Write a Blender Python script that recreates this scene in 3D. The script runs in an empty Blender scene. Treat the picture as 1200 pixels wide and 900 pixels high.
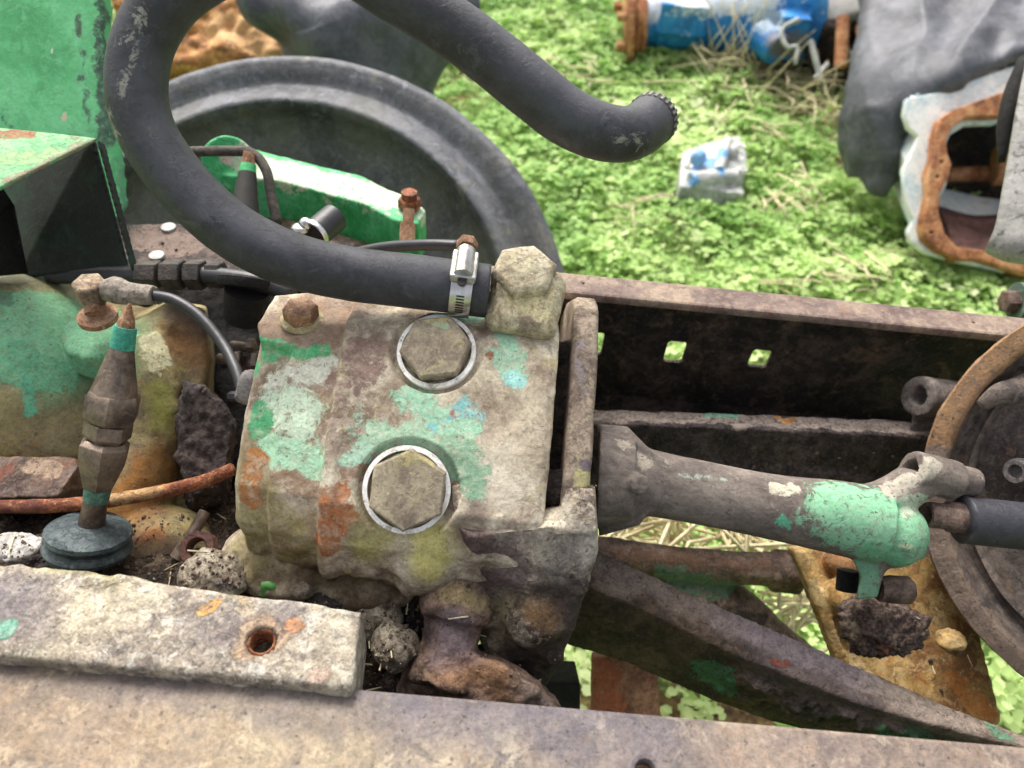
import bpy, bmesh, math, random
import numpy as np
from mathutils import Vector, Matrix, Euler
S = bpy.context.scene
COL = S.collection
rad = math.radians
random.seed(4); RNG = np.random.default_rng(7)

# ---------------------------------------------------------------- camera
PITCH, ROLL, FPX = rad(45), rad(5.7), 901.0
cd = bpy.data.cameras.new('camera'); cam = bpy.data.objects.new('camera', cd); COL.objects.link(cam)
cam.location = (0, 0, 1.10)
CM = (Matrix.Rotation(rad(90) - PITCH, 3, 'X') @ Matrix.Rotation(ROLL, 3, 'Z'))
cam.rotation_euler = CM.to_euler()
cd.sensor_width = 36; cd.lens = 36 * FPX / 1200
cd.clip_start = .02; cd.clip_end = 400
cd.dof.use_dof = True; cd.dof.focus_distance = .60; cd.dof.aperture_fstop = 6.0
S.camera = cam
# ---------------------------------------------------------------- light
w = bpy.data.worlds.new('World'); S.world = w; w.use_nodes = True
nt = w.node_tree; bg = nt.nodes['Background']
sky = nt.nodes.new('ShaderNodeTexSky'); sky.sky_type = 'NISHITA'; sky.sun_disc = False
SUN_EL, SUN_AZ = rad(52), rad(-25)
sky.sun_elevation = SUN_EL; sky.sun_rotation = SUN_AZ
sky.air_density = 1.0; sky.dust_density = 6.0; sky.ozone_density = 0.6
hs = nt.nodes.new('ShaderNodeHueSaturation'); hs.inputs['Saturation'].default_value = .35; nt.links.new(sky.outputs[0], hs.inputs['Color']); nt.links.new(hs.outputs[0], bg.inputs[0]); bg.inputs[1].default_value = .15
ld = bpy.data.lights.new('sun', 'SUN'); ld.energy = 1.5; ld.angle = rad(22); ld.color = (1, .97, .92)
sun = bpy.data.objects.new('sun', ld); COL.objects.link(sun)
sd = Vector((math.sin(SUN_AZ) * math.cos(SUN_EL), math.cos(SUN_AZ) * math.cos(SUN_EL), math.sin(SUN_EL)))
sun.rotation_euler = sd.to_track_quat('Z', 'Y').to_euler(); sun.location = (0, 0, 6)
S.view_settings.view_transform = 'Standard'; S.view_settings.look = 'None'
S.view_settings.exposure = 1.03; S.view_settings.gamma = 1
S.render.engine = 'CYCLES'

# ---------------------------------------------------------------- placing: measured points in the place
CL = Vector(cam.location)
def P(px, py, d=None, z=None, y=None, x=None):
    """world point on the sight line of a measured photo position, at a real depth d or on a real plane"""
    v = CM @ Vector(((px - 600) / FPX, -(py - 450) / FPX, -1))
    if d is not None: t = d
    elif z is not None: t = (z - CL.z) / v.z
    elif y is not None: t = (y - CL.y) / v.y
    else: t = (x - CL.x) / v.x
    return CL + v * t
def M(px, d): return px * d / FPX
UP = CM @ Vector((0, 1, 0)); RT = CM @ Vector((1, 0, 0)); FW = CM @ Vector((0, 0, -1))
X = Vector((1, 0, 0)); Y = Vector((0, 1, 0)); Z = Vector((0, 0, 1))
RAIL = .63

# ---------------------------------------------------------------- numpy noise
def _h(i, j, k, s):
    n = (i * 374761393 + j * 668265263 + k * 2147483647 + s * 974634777) & 0xFFFFFFFF
    n = ((n ^ (n >> 13)) * 1274126177) & 0xFFFFFFFF
    return ((n ^ (n >> 16)) & 0xFFFF) / 65535.0
def vn(Q, f, s=0):
    Q = Q * f + 100.0; I = np.floor(Q).astype(np.int64); T = Q - I; T = T * T * (3 - 2 * T)
    i, j, k = I.T; a, b, c = T.T
    def L(p, q, t): return p + (q - p) * t
    x00 = L(_h(i, j, k, s), _h(i + 1, j, k, s), a); x10 = L(_h(i, j + 1, k, s), _h(i + 1, j + 1, k, s), a)
    x01 = L(_h(i, j, k + 1, s), _h(i + 1, j, k + 1, s), a); x11 = L(_h(i, j + 1, k + 1, s), _h(i + 1, j + 1, k + 1, s), a)
    return L(L(x00, x10, b), L(x01, x11, b), c)
def fbm(Q, f, s=0, o=3):
    r = 0; a = .5; t = 0
    for q in range(o): r = r + a * vn(Q, f * 2 ** q, s + q * 17); t += a; a *= .5
    return r / t
def getv(me):
    a = np.empty(len(me.vertices) * 3, np.float32); me.vertices.foreach_get('co', a); return a.reshape(-1, 3).astype(np.float64)
def getn(me):
    a = np.empty(len(me.vertices) * 3, np.float32); me.vertices.foreach_get('normal', a); return a.reshape(-1, 3).astype(np.float64)
def setv(me, a): me.vertices.foreach_set('co', a.astype(np.float32).ravel()); me.update()
def sstep(a, b, x): t = np.clip((x - a) / (b - a), 0, 1); return t * t * (3 - 2 * t)
def capd(Q, a, b=None):
    a = np.array(a)
    if b is None: return np.linalg.norm(Q - a, axis=1)
    b = np.array(b); ab = b - a; t = np.clip(((Q - a) @ ab) / (ab @ ab), 0, 1)
    return np.linalg.norm(Q - a - t[:, None] * ab, axis=1)
def rough(me, layers, zones=None):
    """real relief: layers = (frequency, amplitude m, seed, kind)"""
    Q = getv(me); N = getn(me); D = np.zeros(len(Q))
    wz = np.ones(len(Q))
    if zones is not None:
        wz = np.full(len(Q), zones[0])
        for (a, b, r, wgt) in zones[1]:
            wz = np.maximum(wz, wgt * (1 - sstep(r * .5, r, capd(Q, a, b))))
    for (f, amp, s, k) in layers:
        n = fbm(Q, f, s)
        if k == 'n': D += (n - .5) * 2 * amp
        elif k == 'r': D += (1 - np.abs(n - .5) * 5).clip(-1, 1) * -amp
        elif k == 'c': D += sstep(.48, .6, n) * amp
        elif k == 'f':
            A_ = Q @ np.array([[.9, .3, -.2], [-.4, .35, .3], [.3, .25, .35]]); m_ = fbm(A_, f, s, 2); D += (1 - np.abs(m_ - .5) * 6).clip(-.6, 1) * amp
        elif k == 'z': D += (n - .35) * 2 * amp * wz
    setv(me, Q + N * D[:, None]); return me
def carve(me, c, axis, r, depth, soft=.0015):
    Q = getv(me); N = getn(me); c = np.array(c); ax = np.array(Vector(axis).normalized())
    rel = Q - c; h = rel @ ax; rr = np.linalg.norm(rel - h[:, None] * ax, axis=1)
    m = (1 - sstep(r - soft, r + soft, rr)) * (h > -r * .8) * (h < r)
    setv(me, Q - (m * (depth + h))[:, None] * ax); return me
from mathutils.bvhtree import BVHTree
def resolve(me, patches):
    bvh = BVHTree.FromPolygons([v.co for v in me.vertices], [p.vertices for p in me.polygons]); Q = getv(me)
    dm = float(np.median((Q - np.array(CL)) @ np.array(CM @ Vector((0, 0, -1)))))
    def f(p):
        if isinstance(p, tuple) and len(p) == 2:
            t = P(p[0], p[1], 1.0); h = bvh.ray_cast(CL, (t - CL).normalized())[0]
            return h if h is not None else bvh.find_nearest(P(p[0], p[1], dm))[0]
        return p
    return [(f(a), f(b) if b is not None else None, r, c, s) for a, b, r, c, s in patches]
def paint(me, patches, seed=0):
    """weathered paint / rust / lichen patches: (a, b or None, radius, colour, strength)"""
    patches = resolve(me, patches); Q = getv(me); n = len(Q); pc = np.zeros((n, 4)); pc[:, 3] = 1; pa = np.zeros(n)
    W = Q + (np.stack([fbm(Q, 60, seed + 5), fbm(Q, 60, seed + 6), fbm(Q, 60, seed + 7)], 1) - .5) * .018
    for (a, b, r, col, st) in patches:
        f = st * (1 - capd(W, a, b) / (2 * r)).clip(0, 1)
        m = f > pa; pa = np.where(m, f, pa); pc[m, :3] = col
    for nm, arr, ty in (('pc', pc, 'FLOAT_COLOR'), ('pa', pa, 'FLOAT')):
        if nm in me.attributes: me.attributes.remove(me.attributes[nm])
        at = me.attributes.new(nm, ty, 'POINT')
        at.data.foreach_set('color' if ty == 'FLOAT_COLOR' else 'value', arr.astype(np.float32).ravel())
    return me

def tint(me, patches, seed=0):
    """soft broad colour drift of the surface itself (stains, dust)"""
    patches = resolve(me, patches); Q = getv(me); n = len(Q); W = Q + (np.stack([fbm(Q, 30, seed + 5), fbm(Q, 30, seed + 6), fbm(Q, 30, seed + 7)], 1) - .5) * .03
    tc = np.zeros((n, 4)); tc[:, 3] = 1; ws = np.zeros(n); ta = np.zeros(n)
    for (a, b, r, col, st) in patches:
        f = (1 - sstep(r * .3, r * 1.6, capd(W, a, b))) * st; tc[:, :3] += f[:, None] * np.array(col); ws += f; ta = np.maximum(ta, f)
    tc[:, :3] /= np.maximum(ws, 1e-6)[:, None]
    a1 = me.attributes.new('tc', 'FLOAT_COLOR', 'POINT'); a1.data.foreach_set('color', tc.astype(np.float32).ravel())
    a2 = me.attributes.new('ta', 'FLOAT', 'POINT'); a2.data.foreach_set('value', ta.astype(np.float32)); return me

# ---------------------------------------------------------------- mesh makers
def basis(axis, ref=None):
    a = Vector(axis).normalized(); r = Vector(ref) if ref is not None else (Z if abs(a.z) < .9 else X)
    u = (r - a * r.dot(a)).normalized(); return a, u, a.cross(u)
def ring(c, u, v, r, n, ph=0, r2=None):
    r2 = r if r2 is None else r2
    return [c + u * (r * math.cos(ph + 2 * math.pi * i / n)) + v * (r2 * math.sin(ph + 2 * math.pi * i / n)) for i in range(n)]
def loft(bm, rings, cap=True, closed=True):
    R = [[bm.verts.new(p) for p in r] for r in rings]; n = len(R[0])
    for a, b in zip(R, R[1:]):
        for i in range(n if closed else n - 1):
            j = (i + 1) % n
            try: bm.faces.new((a[i], a[j], b[j], b[i]))
            except ValueError: pass
    if cap and closed: bm.faces.new(R[0][::-1]); bm.faces.new(R[-1])
    return bm
def cyl(bm, a, b, r0, r1=None, n=24, ref=None, ph=0):
    r1 = r0 if r1 is None else r1; a = Vector(a); b = Vector(b); ax, u, v = basis(b - a, ref)
    return loft(bm, [ring(a, u, v, r0, n, ph), ring(b, u, v, r1, n, ph)])
def lathe(bm, c, axis, prof, n=32, ref=None, cap=True, ph=0):
    ax, u, v = basis(axis, ref); c = Vector(c)
    return loft(bm, [ring(c + ax * h, u, v, max(r, 1e-5), n, ph) for r, h in prof], cap)
def hexa(bm, c, axis, r, h, ref=None, ph=0, ch=.12):
    return lathe(bm, c, axis, [(r, 0), (r, h - r * ch), (r * (1 - ch), h)], 6, ref, True, ph)
def box(bm, c, sx, sy, sz, R=None):
    c = Vector(c); R = R or Matrix.Identity(3)
    r = lambda z: [c + R @ Vector((x * sx / 2, y * sy / 2, z * sz / 2)) for x, y in ((-1, -1), (1, -1), (1, 1), (-1, 1))]
    return loft(bm, [r(-1), r(1)])
def prism(bm, pts, vec):
    vec = Vector(vec); return loft(bm, [[Vector(p) for p in pts], [Vector(p) + vec for p in pts]])
def ball(bm, c, r, s=(1, 1, 1), R=None, sub=3):
    m = Matrix.Translation(Vector(c)) @ (R or Matrix.Identity(3)).to_4x4() @ Matrix.Diagonal((s[0] * r, s[1] * r, s[2] * r, 1))
    bmesh.ops.create_icosphere(bm, subdivisions=sub, radius=1, matrix=m); return bm
def cat(pts, n):
    pts = [np.array(p, float) for p in pts]; pts = [2 * pts[0] - pts[1]] + pts + [2 * pts[-1] - pts[-2]]; out = []
    for i in range(1, len(pts) - 2):
        a, b, c, d = pts[i - 1:i + 3]
        for k in range(n):
            t = k / n; out.append(.5 * (2 * b + (c - a) * t + (2 * a - 5 * b + 4 * c - d) * t * t + (3 * b - a - 3 * c + d) * t ** 3))
    out.append(pts[-2]); return out
def sweep(bm, pts, r, n=16, k=6, r1=None):
    rs = r if isinstance(r, (list, tuple)) else [r] * len(pts)
    q = cat([list(p) + [rr] for p, rr in zip(pts, rs)], k); C = [Vector(p[:3]) for p in q]
    t = (C[1] - C[0]).normalized(); _, u, v = basis(t); R = []
    for i, c in enumerate(C):
        t = (C[min(i + 1, len(C) - 1)] - C[max(i - 1, 0)]).normalized()
        u = (u - t * u.dot(t)).normalized(); v = t.cross(u); R.append(ring(c, u, v, q[i][3], n))
    return loft(bm, R)
def sheet(bm, rows, nu=6, nv=6, thick=.004, fold=0, ff=14, seed=0):
    g = [cat(r, nu) for r in rows]; g = list(zip(*[cat([g[i][j] for i in range(len(g))], nv) for j in range(len(g[0]))]))
    A = np.array(g); sh = A.shape; F = A.reshape(-1, 3)
    du = np.gradient(A, axis=1); dv = np.gradient(A, axis=0); N = np.cross(du, dv); N /= np.linalg.norm(N, axis=2, keepdims=True) + 1e-9
    if fold: A = A + N * ((fbm(F, ff, seed) - .5) * 2 * fold + (np.abs(fbm(F, ff * 1.7, seed + 3) - .5)) * -2 * fold).reshape(sh[0], sh[1], 1)
    f = [[bm.verts.new(p) for p in r] for r in A]; b = [[bm.verts.new(p) for p in r] for r in A - N * thick]
    n, m = sh[0], sh[1]
    for i in range(n - 1):
        for j in range(m - 1):
            bm.faces.new((f[i][j], f[i][j + 1], f[i + 1][j + 1], f[i + 1][j])); bm.faces.new((b[i][j], b[i + 1][j], b[i + 1][j + 1], b[i][j + 1]))
    for i in range(n - 1):
        for j in (0, m - 1): bm.faces.new((f[i][j], f[i + 1][j], b[i + 1][j], b[i][j]))
    for j in range(m - 1):
        for i in (0, n - 1): bm.faces.new((f[i][j], b[i][j], b[i][j + 1], f[i][j + 1]))
    return bm
def B(): return bmesh.new()
def rough_bm(bm, layers):
    me = rough(fin(bm), layers); b = bmesh.new(); b.from_mesh(me); return b
def fin(bm, bev=0, seg=2):
    bmesh.ops.recalc_face_normals(bm, faces=bm.faces)
    if bev: bmesh.ops.bevel(bm, geom=[e for e in bm.edges if len(e.link_faces) == 2 and e.calc_face_angle(0) > .6], offset=bev, segments=seg, affect='EDGES', profile=.7)
    me = bpy.data.meshes.new('mesh'); bm.to_mesh(me); bm.free(); return me
def cast(bm, vox=.002, it=3, fac=.5):
    """fuse overlapping lumps into one casting with soft fillets"""
    bmesh.ops.recalc_face_normals(bm, faces=bm.faces)
    me = bpy.data.meshes.new('t'); bm.to_mesh(me); bm.free()
    o = bpy.data.objects.new('t', me); COL.objects.link(o)
    m = o.modifiers.new('r', 'REMESH'); m.mode = 'VOXEL'; m.voxel_size = vox
    if it: m = o.modifiers.new('s', 'SMOOTH'); m.factor = fac; m.iterations = it
    dg = bpy.context.evaluated_depsgraph_get(); out = bpy.data.meshes.new_from_object(o.evaluated_get(dg))
    bpy.data.objects.remove(o); bpy.data.meshes.remove(me); return out
def plate(outer, holes, T, c, u, v, bev=.001):
    """flat plate with real holes: outline in (u,v) metres from c"""
    cu = bpy.data.curves.new('t', 'CURVE'); cu.dimensions = '2D'; cu.fill_mode = 'BOTH'; cu.extrude = T / 2 - bev; cu.bevel_depth = bev; cu.bevel_resolution = 1
    for poly in [outer] + holes:
        s = cu.splines.new('POLY'); s.points.add(len(poly) - 1); s.use_cyclic_u = True
        for p, q in zip(s.points, poly): p.co = (q[0], q[1], 0, 1)
    o = bpy.data.objects.new('t', cu); COL.objects.link(o); dg = bpy.context.evaluated_depsgraph_get()
    me = bpy.data.meshes.new_from_object(o.evaluated_get(dg)); bpy.data.objects.remove(o)
    u = Vector(u).normalized(); v = Vector(v).normalized(); w_ = u.cross(v)
    me.transform(Matrix.Translation(Vector(c)) @ Matrix((u, v, w_)).transposed().to_4x4())
    me.validate(); return me
def rloc(o):
    l = Vector((0, 0, 0))
    while o: l += o.location; o = o.parent
    return l
def put(name, me, m, parent=None, smooth=True, label=None, cat=None, group=None, kind=None, ang=None):
    if isinstance(me, bmesh.types.BMesh): me = fin(me)
    o = bpy.data.objects.new(name, me); COL.objects.link(o); me.name = name
    me.materials.clear(); me.materials.append(m)
    if parent: o.parent = parent; off = rloc(parent)
    else:
        q = getv(me); off = Vector(((q[:, 0].min() + q[:, 0].max()) / 2, (q[:, 1].min() + q[:, 1].max()) / 2, q[:, 2].min())); o.location = off
    me.transform(Matrix.Translation(-off))
    if smooth:
        me.polygons.foreach_set('use_smooth', [True] * len(me.polygons))
        if ang: me.set_sharp_from_angle(angle=rad(ang))
    if label: o['label'] = label
    if cat: o['category'] = cat
    if group: o['group'] = group
    if kind: o['kind'] = kind
    return o
def thing(name, loc, label, cat, group=None):
    o = bpy.data.objects.new(name, None); COL.objects.link(o); o.location = loc; o.empty_display_size = .02
    o['label'] = label; o['category'] = cat
    if group: o['group'] = group
    return o

# ---------------------------------------------------------------- materials
def C(h, k=1.0):
    h = h.lstrip('#'); r = []
    for i in (0, 2, 4):
        c = int(h[i:i + 2], 16) / 255; r.append((c / 12.92 if c < .04045 else ((c + .055) / 1.055) ** 2.4) * k)
    return tuple(r)
class NT:
    def __init__(s, name):
        s.m = bpy.data.materials.new(name); s.m.use_nodes = True; s.t = s.m.node_tree; s.b = s.t.nodes['Principled BSDF']
        s.tc = s.t.nodes.new('ShaderNodeTexCoord').outputs['Object']
    def L(s, a, b):
        if hasattr(a, 'is_output'): s.t.links.new(a, b)
        elif isinstance(a, tuple) and len(a) == 3: b.default_value = (*a, 1)
        else: b.default_value = a
    def noise(s, f, det=5, ro=.6, dist=0, off=0, stretch=None):
        v = s.tc
        if off or stretch:
            mp = s.t.nodes.new('ShaderNodeMapping'); s.t.links.new(v, mp.inputs[0]); mp.inputs[1].default_value = (off, off * 1.7, off * .6)
            if stretch: mp.inputs[3].default_value = stretch
            v = mp.outputs[0]
        n = s.t.nodes.new('ShaderNodeTexNoise'); s.t.links.new(v, n.inputs['Vector']); n.inputs['Scale'].default_value = f
        n.inputs['Detail'].default_value = det; n.inputs['Roughness'].default_value = ro; n.inputs['Distortion'].default_value = dist
        return n.outputs['Fac']
    def ramp(s, f, stops):
        r = s.t.nodes.new('ShaderNodeValToRGB'); s.t.links.new(f, r.inputs[0]); e = r.color_ramp.elements
        while len(e) < len(stops): e.new(.5)
        for x, (p, c) in zip(e, stops): x.position = p; x.color = (*c, 1) if isinstance(c, tuple) else (c, c, c, 1)
        return r.outputs[0]
    def mix(s, f, a, b, mode='MIX'):
        n = s.t.nodes.new('ShaderNodeMix'); n.data_type = 'RGBA'; n.blend_type = mode
        s.L(f, n.inputs[0]); s.L(a, n.inputs[6]); s.L(b, n.inputs[7]); return n.outputs[2]
    def math(s, op, a, b=0.0, c=0.0):
        n = s.t.nodes.new('ShaderNodeMath'); n.operation = op; s.L(a, n.inputs[0]); s.L(b, n.inputs[1]); s.L(c, n.inputs[2]); return n.outputs[0]
    def step(s, f, a, b):
        n = s.t.nodes.new('ShaderNodeMapRange'); n.interpolation_type = 'SMOOTHSTEP'; s.L(f, n.inputs[0]); n.inputs[1].default_value = a; n.inputs[2].default_value = b; return n.outputs[0]
    def attr(s, nm):
        n = s.t.nodes.new('ShaderNodeAttribute'); n.attribute_name = nm; return n
    def vor(s, f, feat='DISTANCE_TO_EDGE'):
        n = s.t.nodes.new('ShaderNodeTexVoronoi'); n.feature = feat; s.t.links.new(s.tc, n.inputs['Vector']); n.inputs['Scale'].default_value = f; return n.outputs['Distance']
    def bump(s, h, dist, st=1.0):
        n = s.t.nodes.new('ShaderNodeBump'); n.inputs['Strength'].default_value = st; n.inputs['Distance'].default_value = dist
        s.L(h, n.inputs['Height']); s.t.links.new(n.outputs[0], s.b.inputs['Normal'])
def metal(name, cols, f=25, spots=None, spot_f=90, spot_t=.6, fine=.25, ro=(.6, .9), bump=.0012, bf=140, metallic=0, pk=.9, off=0, spec=.35, crack=0, stretch=None, blot=.5):
    """weathered surface: cloudy ground colours, spots, grain, paint left in patches (vertex attributes)"""
    n = NT(name); k = len(cols)
    a = n.noise(f, 10, .7, .5, off, stretch)
    c = n.ramp(a, [(.40 + .2 * i / max(k - 1, 1), cols[i]) for i in range(k)])
    b1 = n.noise(f * 4.5, 8, .68, .7, off + 51); c = n.mix(n.math('MULTIPLY', n.step(b1, .53, .57), blot), c, cols[0])
    b2 = n.noise(f * 6.5, 8, .68, .7, off + 57); c = n.mix(n.math('MULTIPLY', n.step(b2, .54, .58), blot), c, cols[-1])
    grain = n.noise(bf * 3, 4, .7, 0, off)
    for i, sc in enumerate(spots or []):
        sp = n.noise(spot_f * (1 + .6 * i), 8, .7, .6, off + 3.1 * (i + 1))
        c = n.mix(n.math('MULTIPLY', n.step(sp, spot_t - .03, spot_t + .05), .7), c, sc)
    tf = n.math('MULTIPLY', n.attr('ta').outputs['Fac'], n.math('MULTIPLY_ADD', n.noise(55, 7, .7, .4, off + 31), 1.7, -.05)); tf = n.math('MINIMUM', tf, .85)
    c = n.mix(tf, c, n.attr('tc').outputs['Color'])
    at = n.attr('pc'); pa = n.attr('pa').outputs['Fac']
    e = n.noise(85, 10, .78, .7, off + 9)
    fac = n.step(n.math('ADD', pa, n.math('MULTIPLY', n.math('SUBTRACT', e, .5), pk * 1.35)), .45, .58)
    fac = n.math('MULTIPLY', fac, n.step(pa, .02, .2))
    chip = n.noise(170, 6, .75, .6, off + 41); fac = n.math('MULTIPLY', fac, n.math('MULTIPLY_ADD', n.step(chip, .36, .46), .75, .2))
    pcv = n.mix(n.math('MULTIPLY', n.step(n.noise(110, 6, .7, .3, off + 5), .45, .7), .45), at.outputs['Color'], cols[-1])
    pcv = n.mix(n.step(n.noise(260, 4, .6, 0, off + 13), .64, .68), pcv, cols[0])
    c = n.mix(fac, c, pcv)
    c = n.mix(1.0, c, n.ramp(grain, [(.3, 1 - fine * 1.25), (.5, 1), (.7, 1 + fine * .8)]), 'MULTIPLY')
    mid = n.noise(bf * .8, 6, .7, .2, off + 21)
    c = n.mix(1.0, c, n.ramp(mid, [(.3, 1 - fine * 1.1), (.7, 1 + fine * .5)]), 'MULTIPLY')
    pit = n.step(n.noise(bf * 1.3, 3, .6, 0, off + 71), .66, .70); c = n.mix(n.math('MULTIPLY', pit, .55 * min(1, fine * 3)), c, tuple(x * .35 for x in cols[0]))
    n.L(c, n.b.inputs['Base Color'])
    n.L(n.math('MULTIPLY_ADD', mid, ro[1] - ro[0], ro[0]), n.b.inputs['Roughness'])
    n.b.inputs['Metallic'].default_value = metallic; n.b.inputs['Specular IOR Level'].default_value = spec
    h = n.math('ADD', n.math('MULTIPLY', mid, 1.0), n.math('MULTIPLY', grain, .35)); h = n.math('ADD', h, n.math('MULTIPLY', fac, .22)); h = n.math('SUBTRACT', h, n.math('MULTIPLY', pit, .5)); h = n.math('ADD', h, n.math('MULTIPLY', n.step(b1, .5, .6), .25))
    if crack: h = n.math('ADD', h, n.math('MULTIPLY', n.step(n.vor(crack), 0, .12), .5))
    n.bump(h, bump); return n.m
def plain(name, c, ro=.5, metallic=0, spec=.5):
    n = NT(name); v = n.noise(120, 4, .6); n.L(n.mix(1.0, c, n.ramp(v, [(.3, .7), (.7, 1.15)]), 'MULTIPLY'), n.b.inputs['Base Color'])
    n.b.inputs['Roughness'].default_value = ro; n.b.inputs['Metallic'].default_value = metallic; n.b.inputs['Specular IOR Level'].default_value = spec
    n.bump(v, .0004); return n.m
GREEN = C('#3f9a63'); GREEN2 = C('#2c8a55'); MINT = C('#8fd6b4'); CYAN = C('#62bfa9'); TEAL = C('#6fb9ae'); WHITE = C('#ddd8cc'); CREAM = C('#cfc3a2')
RUST = C('#8a5236'); ORANGE = C('#b0703c'); BROWN = C('#6e5a4a'); PALE = C('#c9bba4'); DARK = C('#2b2624'); MOSS = C('#b5ae6a'); YEL = C('#b8a55a')
m_pump = metal('pump_cast_iron', [C('#7f6d58'), C('#a39280'), C('#bfb199'), C('#d6cbb4')], 22, [C('#8c7660'), C('#c4b684')], 50, .6, .22, bump=.0008, blot=.35)
m_lump = metal('crusted_cast_iron', [C('#3f3530'), C('#645850'), C('#8c7e70'), C('#c0b29c')], 20, [C('#463a34'), C('#8a7656')], 70, .56, .32, bump=.002, off=2)
m_plate = metal('flange_steel', [C('#6b5c50'), C('#8d7c6c'), C('#a39380')], 30, [C('#554840'), C('#a39a78')], 80, .58, .22, off=4)
m_dirt = metal('oily_dirt', [C('#1c1817'), C('#332b27'), C('#4d4037')], 40, [C('#6b5a48')], 90, .62, .4, bump=.0035, off=5, ro=(.55, .95))
m_crust = metal('grey_oily_crust', [C('#2c2625'), C('#4b4241'), C('#665a54')], 35, [C('#7d6b58')], 90, .62, .35, bump=.003, off=6)
m_rail = metal('rail_steel', [C('#474144'), C('#5e5653'), C('#776b60'), C('#938470')], 9, [C('#4c464d'), C('#a39782'), C('#755f4c')], 22, .57, .3, ro=(.4, .7), bump=.0007, off=7, stretch=(.7, 1, 1), bf=130)
m_railf = metal('far_rail_steel', [C('#61504a'), C('#7c6a60'), C('#94826f')], 18, [C('#8c6650'), C('#6a5c5a')], 40, .6, .2, bump=.0007, off=8)
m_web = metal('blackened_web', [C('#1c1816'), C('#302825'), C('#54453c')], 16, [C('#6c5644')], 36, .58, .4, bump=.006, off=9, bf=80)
m_block = metal('chalky_block', [C('#71675f'), C('#938778'), C('#b0a48f'), C('#c4bcab')], 18, [C('#6c625f'), C('#d0cabd')], 50, .57, .36, bump=.002, off=10, bf=170)
m_house = metal('gearbox_iron', [C('#67583f'), C('#85774f'), C('#9c8f60'), C('#8a7d60')], 16, [C('#5c4434'), C('#a07440')], 40, .6, .22, off=11, bump=.0009, blot=.35)
m_brown = metal('brown_iron', [C('#4b3c35'), C('#6e5b50'), C('#8a7566')], 30, [C('#7a4c33'), C('#3b3130')], 70, .6, .28, off=12)
m_steelbr = metal('tarnished_fitting', [C('#4a3f39'), C('#66584d'), C('#857464')], 30, [C('#9a7858')], 90, .63, .16, ro=(.3, .5), bump=.0004, metallic=.45, off=13, spec=.5, blot=.3)
m_rust = metal('rust', [C('#5e3325'), C('#8a4d33'), C('#b07850')], 60, [C('#4b2a22'), C('#c79a68')], 160, .6, .3, bump=.0012, off=14)
m_rustpale = metal('pale_rust', [C('#77523c'), C('#9a7256'), C('#b89678')], 60, [C('#c9b488')], 160, .6, .2, bump=.0008, off=15)
m_hose = metal('black_rubber', [C('#26262a'), C('#303036'), C('#3a3a41')], 20, [C('#47474c')], 50, .6, .12, ro=(.42, .62), bump=.0004, bf=300, off=16, spec=.5, pk=1.6)
m_rub = metal('tyre_rubber', [C('#35363a'), C('#4d4e52'), C('#68696e')], 9, [C('#77725f'), C('#828388')], 26, .6, .25, ro=(.5, .75), bump=.001, off=17, spec=.45, bf=80)
m_green = metal('green_paint', [C('#3f9257'), C('#4fa567'), C('#66b57c')], 8, [C('#557a5a'), C('#86be90')], 30, .66, .14, ro=(.35, .6), bump=.0004, off=18, spec=.5)
m_green_shade = metal('shaded_green_paint', [C('#090c0a'), C('#0d170f'), C('#143020')], 10, [C('#0f0e0c')], 24, .5, .25, ro=(.5, .8), bump=.0006, off=19)  # dirty green taken near black: shade of the bracket recess put into the colour
m_greenl = metal('casting_green', [C('#2e8f50'), C('#37a05c'), C('#5cb47e')], 22, [C('#8fb89a')], 60, .66, .14, ro=(.4, .7), bump=.0006, off=20)
m_yplate = metal('ochre_rust_plate', [C('#74502f'), C('#94743f'), C('#a98c58'), C('#b59a6a')], 14, [C('#5e4634'), C('#a8682e'), C('#c6b286')], 45, .6, .24, off=21)
m_drum = metal('drum_iron', [C('#453d39'), C('#62574f'), C('#7d7066')], 20, [C('#8a6a50'), C('#4c4642')], 60, .6, .25, off=22)
m_black = metal('soot_and_shade_black', [C('#0c0b0b'), C('#171414'), C('#241f1d')], 30, [C('#2e2621')], 60, .62, .3, bump=.002, off=23)
m_chrome = plain('bright_zinc', C('#c6c4c0'), .28, 1)
m_plug = metal('plug_iron', [C('#7c6e5e'), C('#978a74'), C('#ab9e84')], 24, [C('#6c5f54'), C('#b3a67c')], 60, .6, .2, bump=.0006, off=61)
m_white = metal('white_seal', [C('#d8d2c4'), C('#eeeae2'), C('#f6f4ef')], 40, [C('#a8987c'), C('#8c7c68')], 70, .60, .12, bump=.0004, off=63)
m_slot = plain('dark_slot', C('#2a2622'), .7)
m_blackhose = plain('black_line', C('#242226'), .45)
m_tarp = metal('black_tarp', [C('#3a3b40'), C('#4c4d53'), C('#5c5d63')], 8, [C('#6c6b6a')], 26, .64, .1, ro=(.45, .65), bump=.0008, off=24, spec=.45)
m_blue = metal('blue_paint', [C('#1664a4'), C('#1d7ac0'), C('#3590cc')], 9, [C('#c8ccca'), C('#8a8f8c')], 24, .64, .12, ro=(.4, .65), off=25)
m_bwhite = metal('blue_white_casting', [C('#b9ccd0'), C('#dcdedb'), C('#ece9e2')], 9, [C('#9a6a48'), C('#8fbcd4')], 26, .62, .14, off=26)
m_orust = metal('orange_rust', [C('#7a4a30'), C('#ab6e46'), C('#c8966a')], 16, [C('#5c3828'), C('#d8b48a')], 45, .62, .2, off=27)
m_alu = metal('dull_aluminium', [C('#8f918c'), C('#b4b5b0'), C('#cfcec8')], 16, [C('#8c8f8a')], 60, .64, .1, off=28, ro=(.4, .6), bump=.0006)
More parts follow.
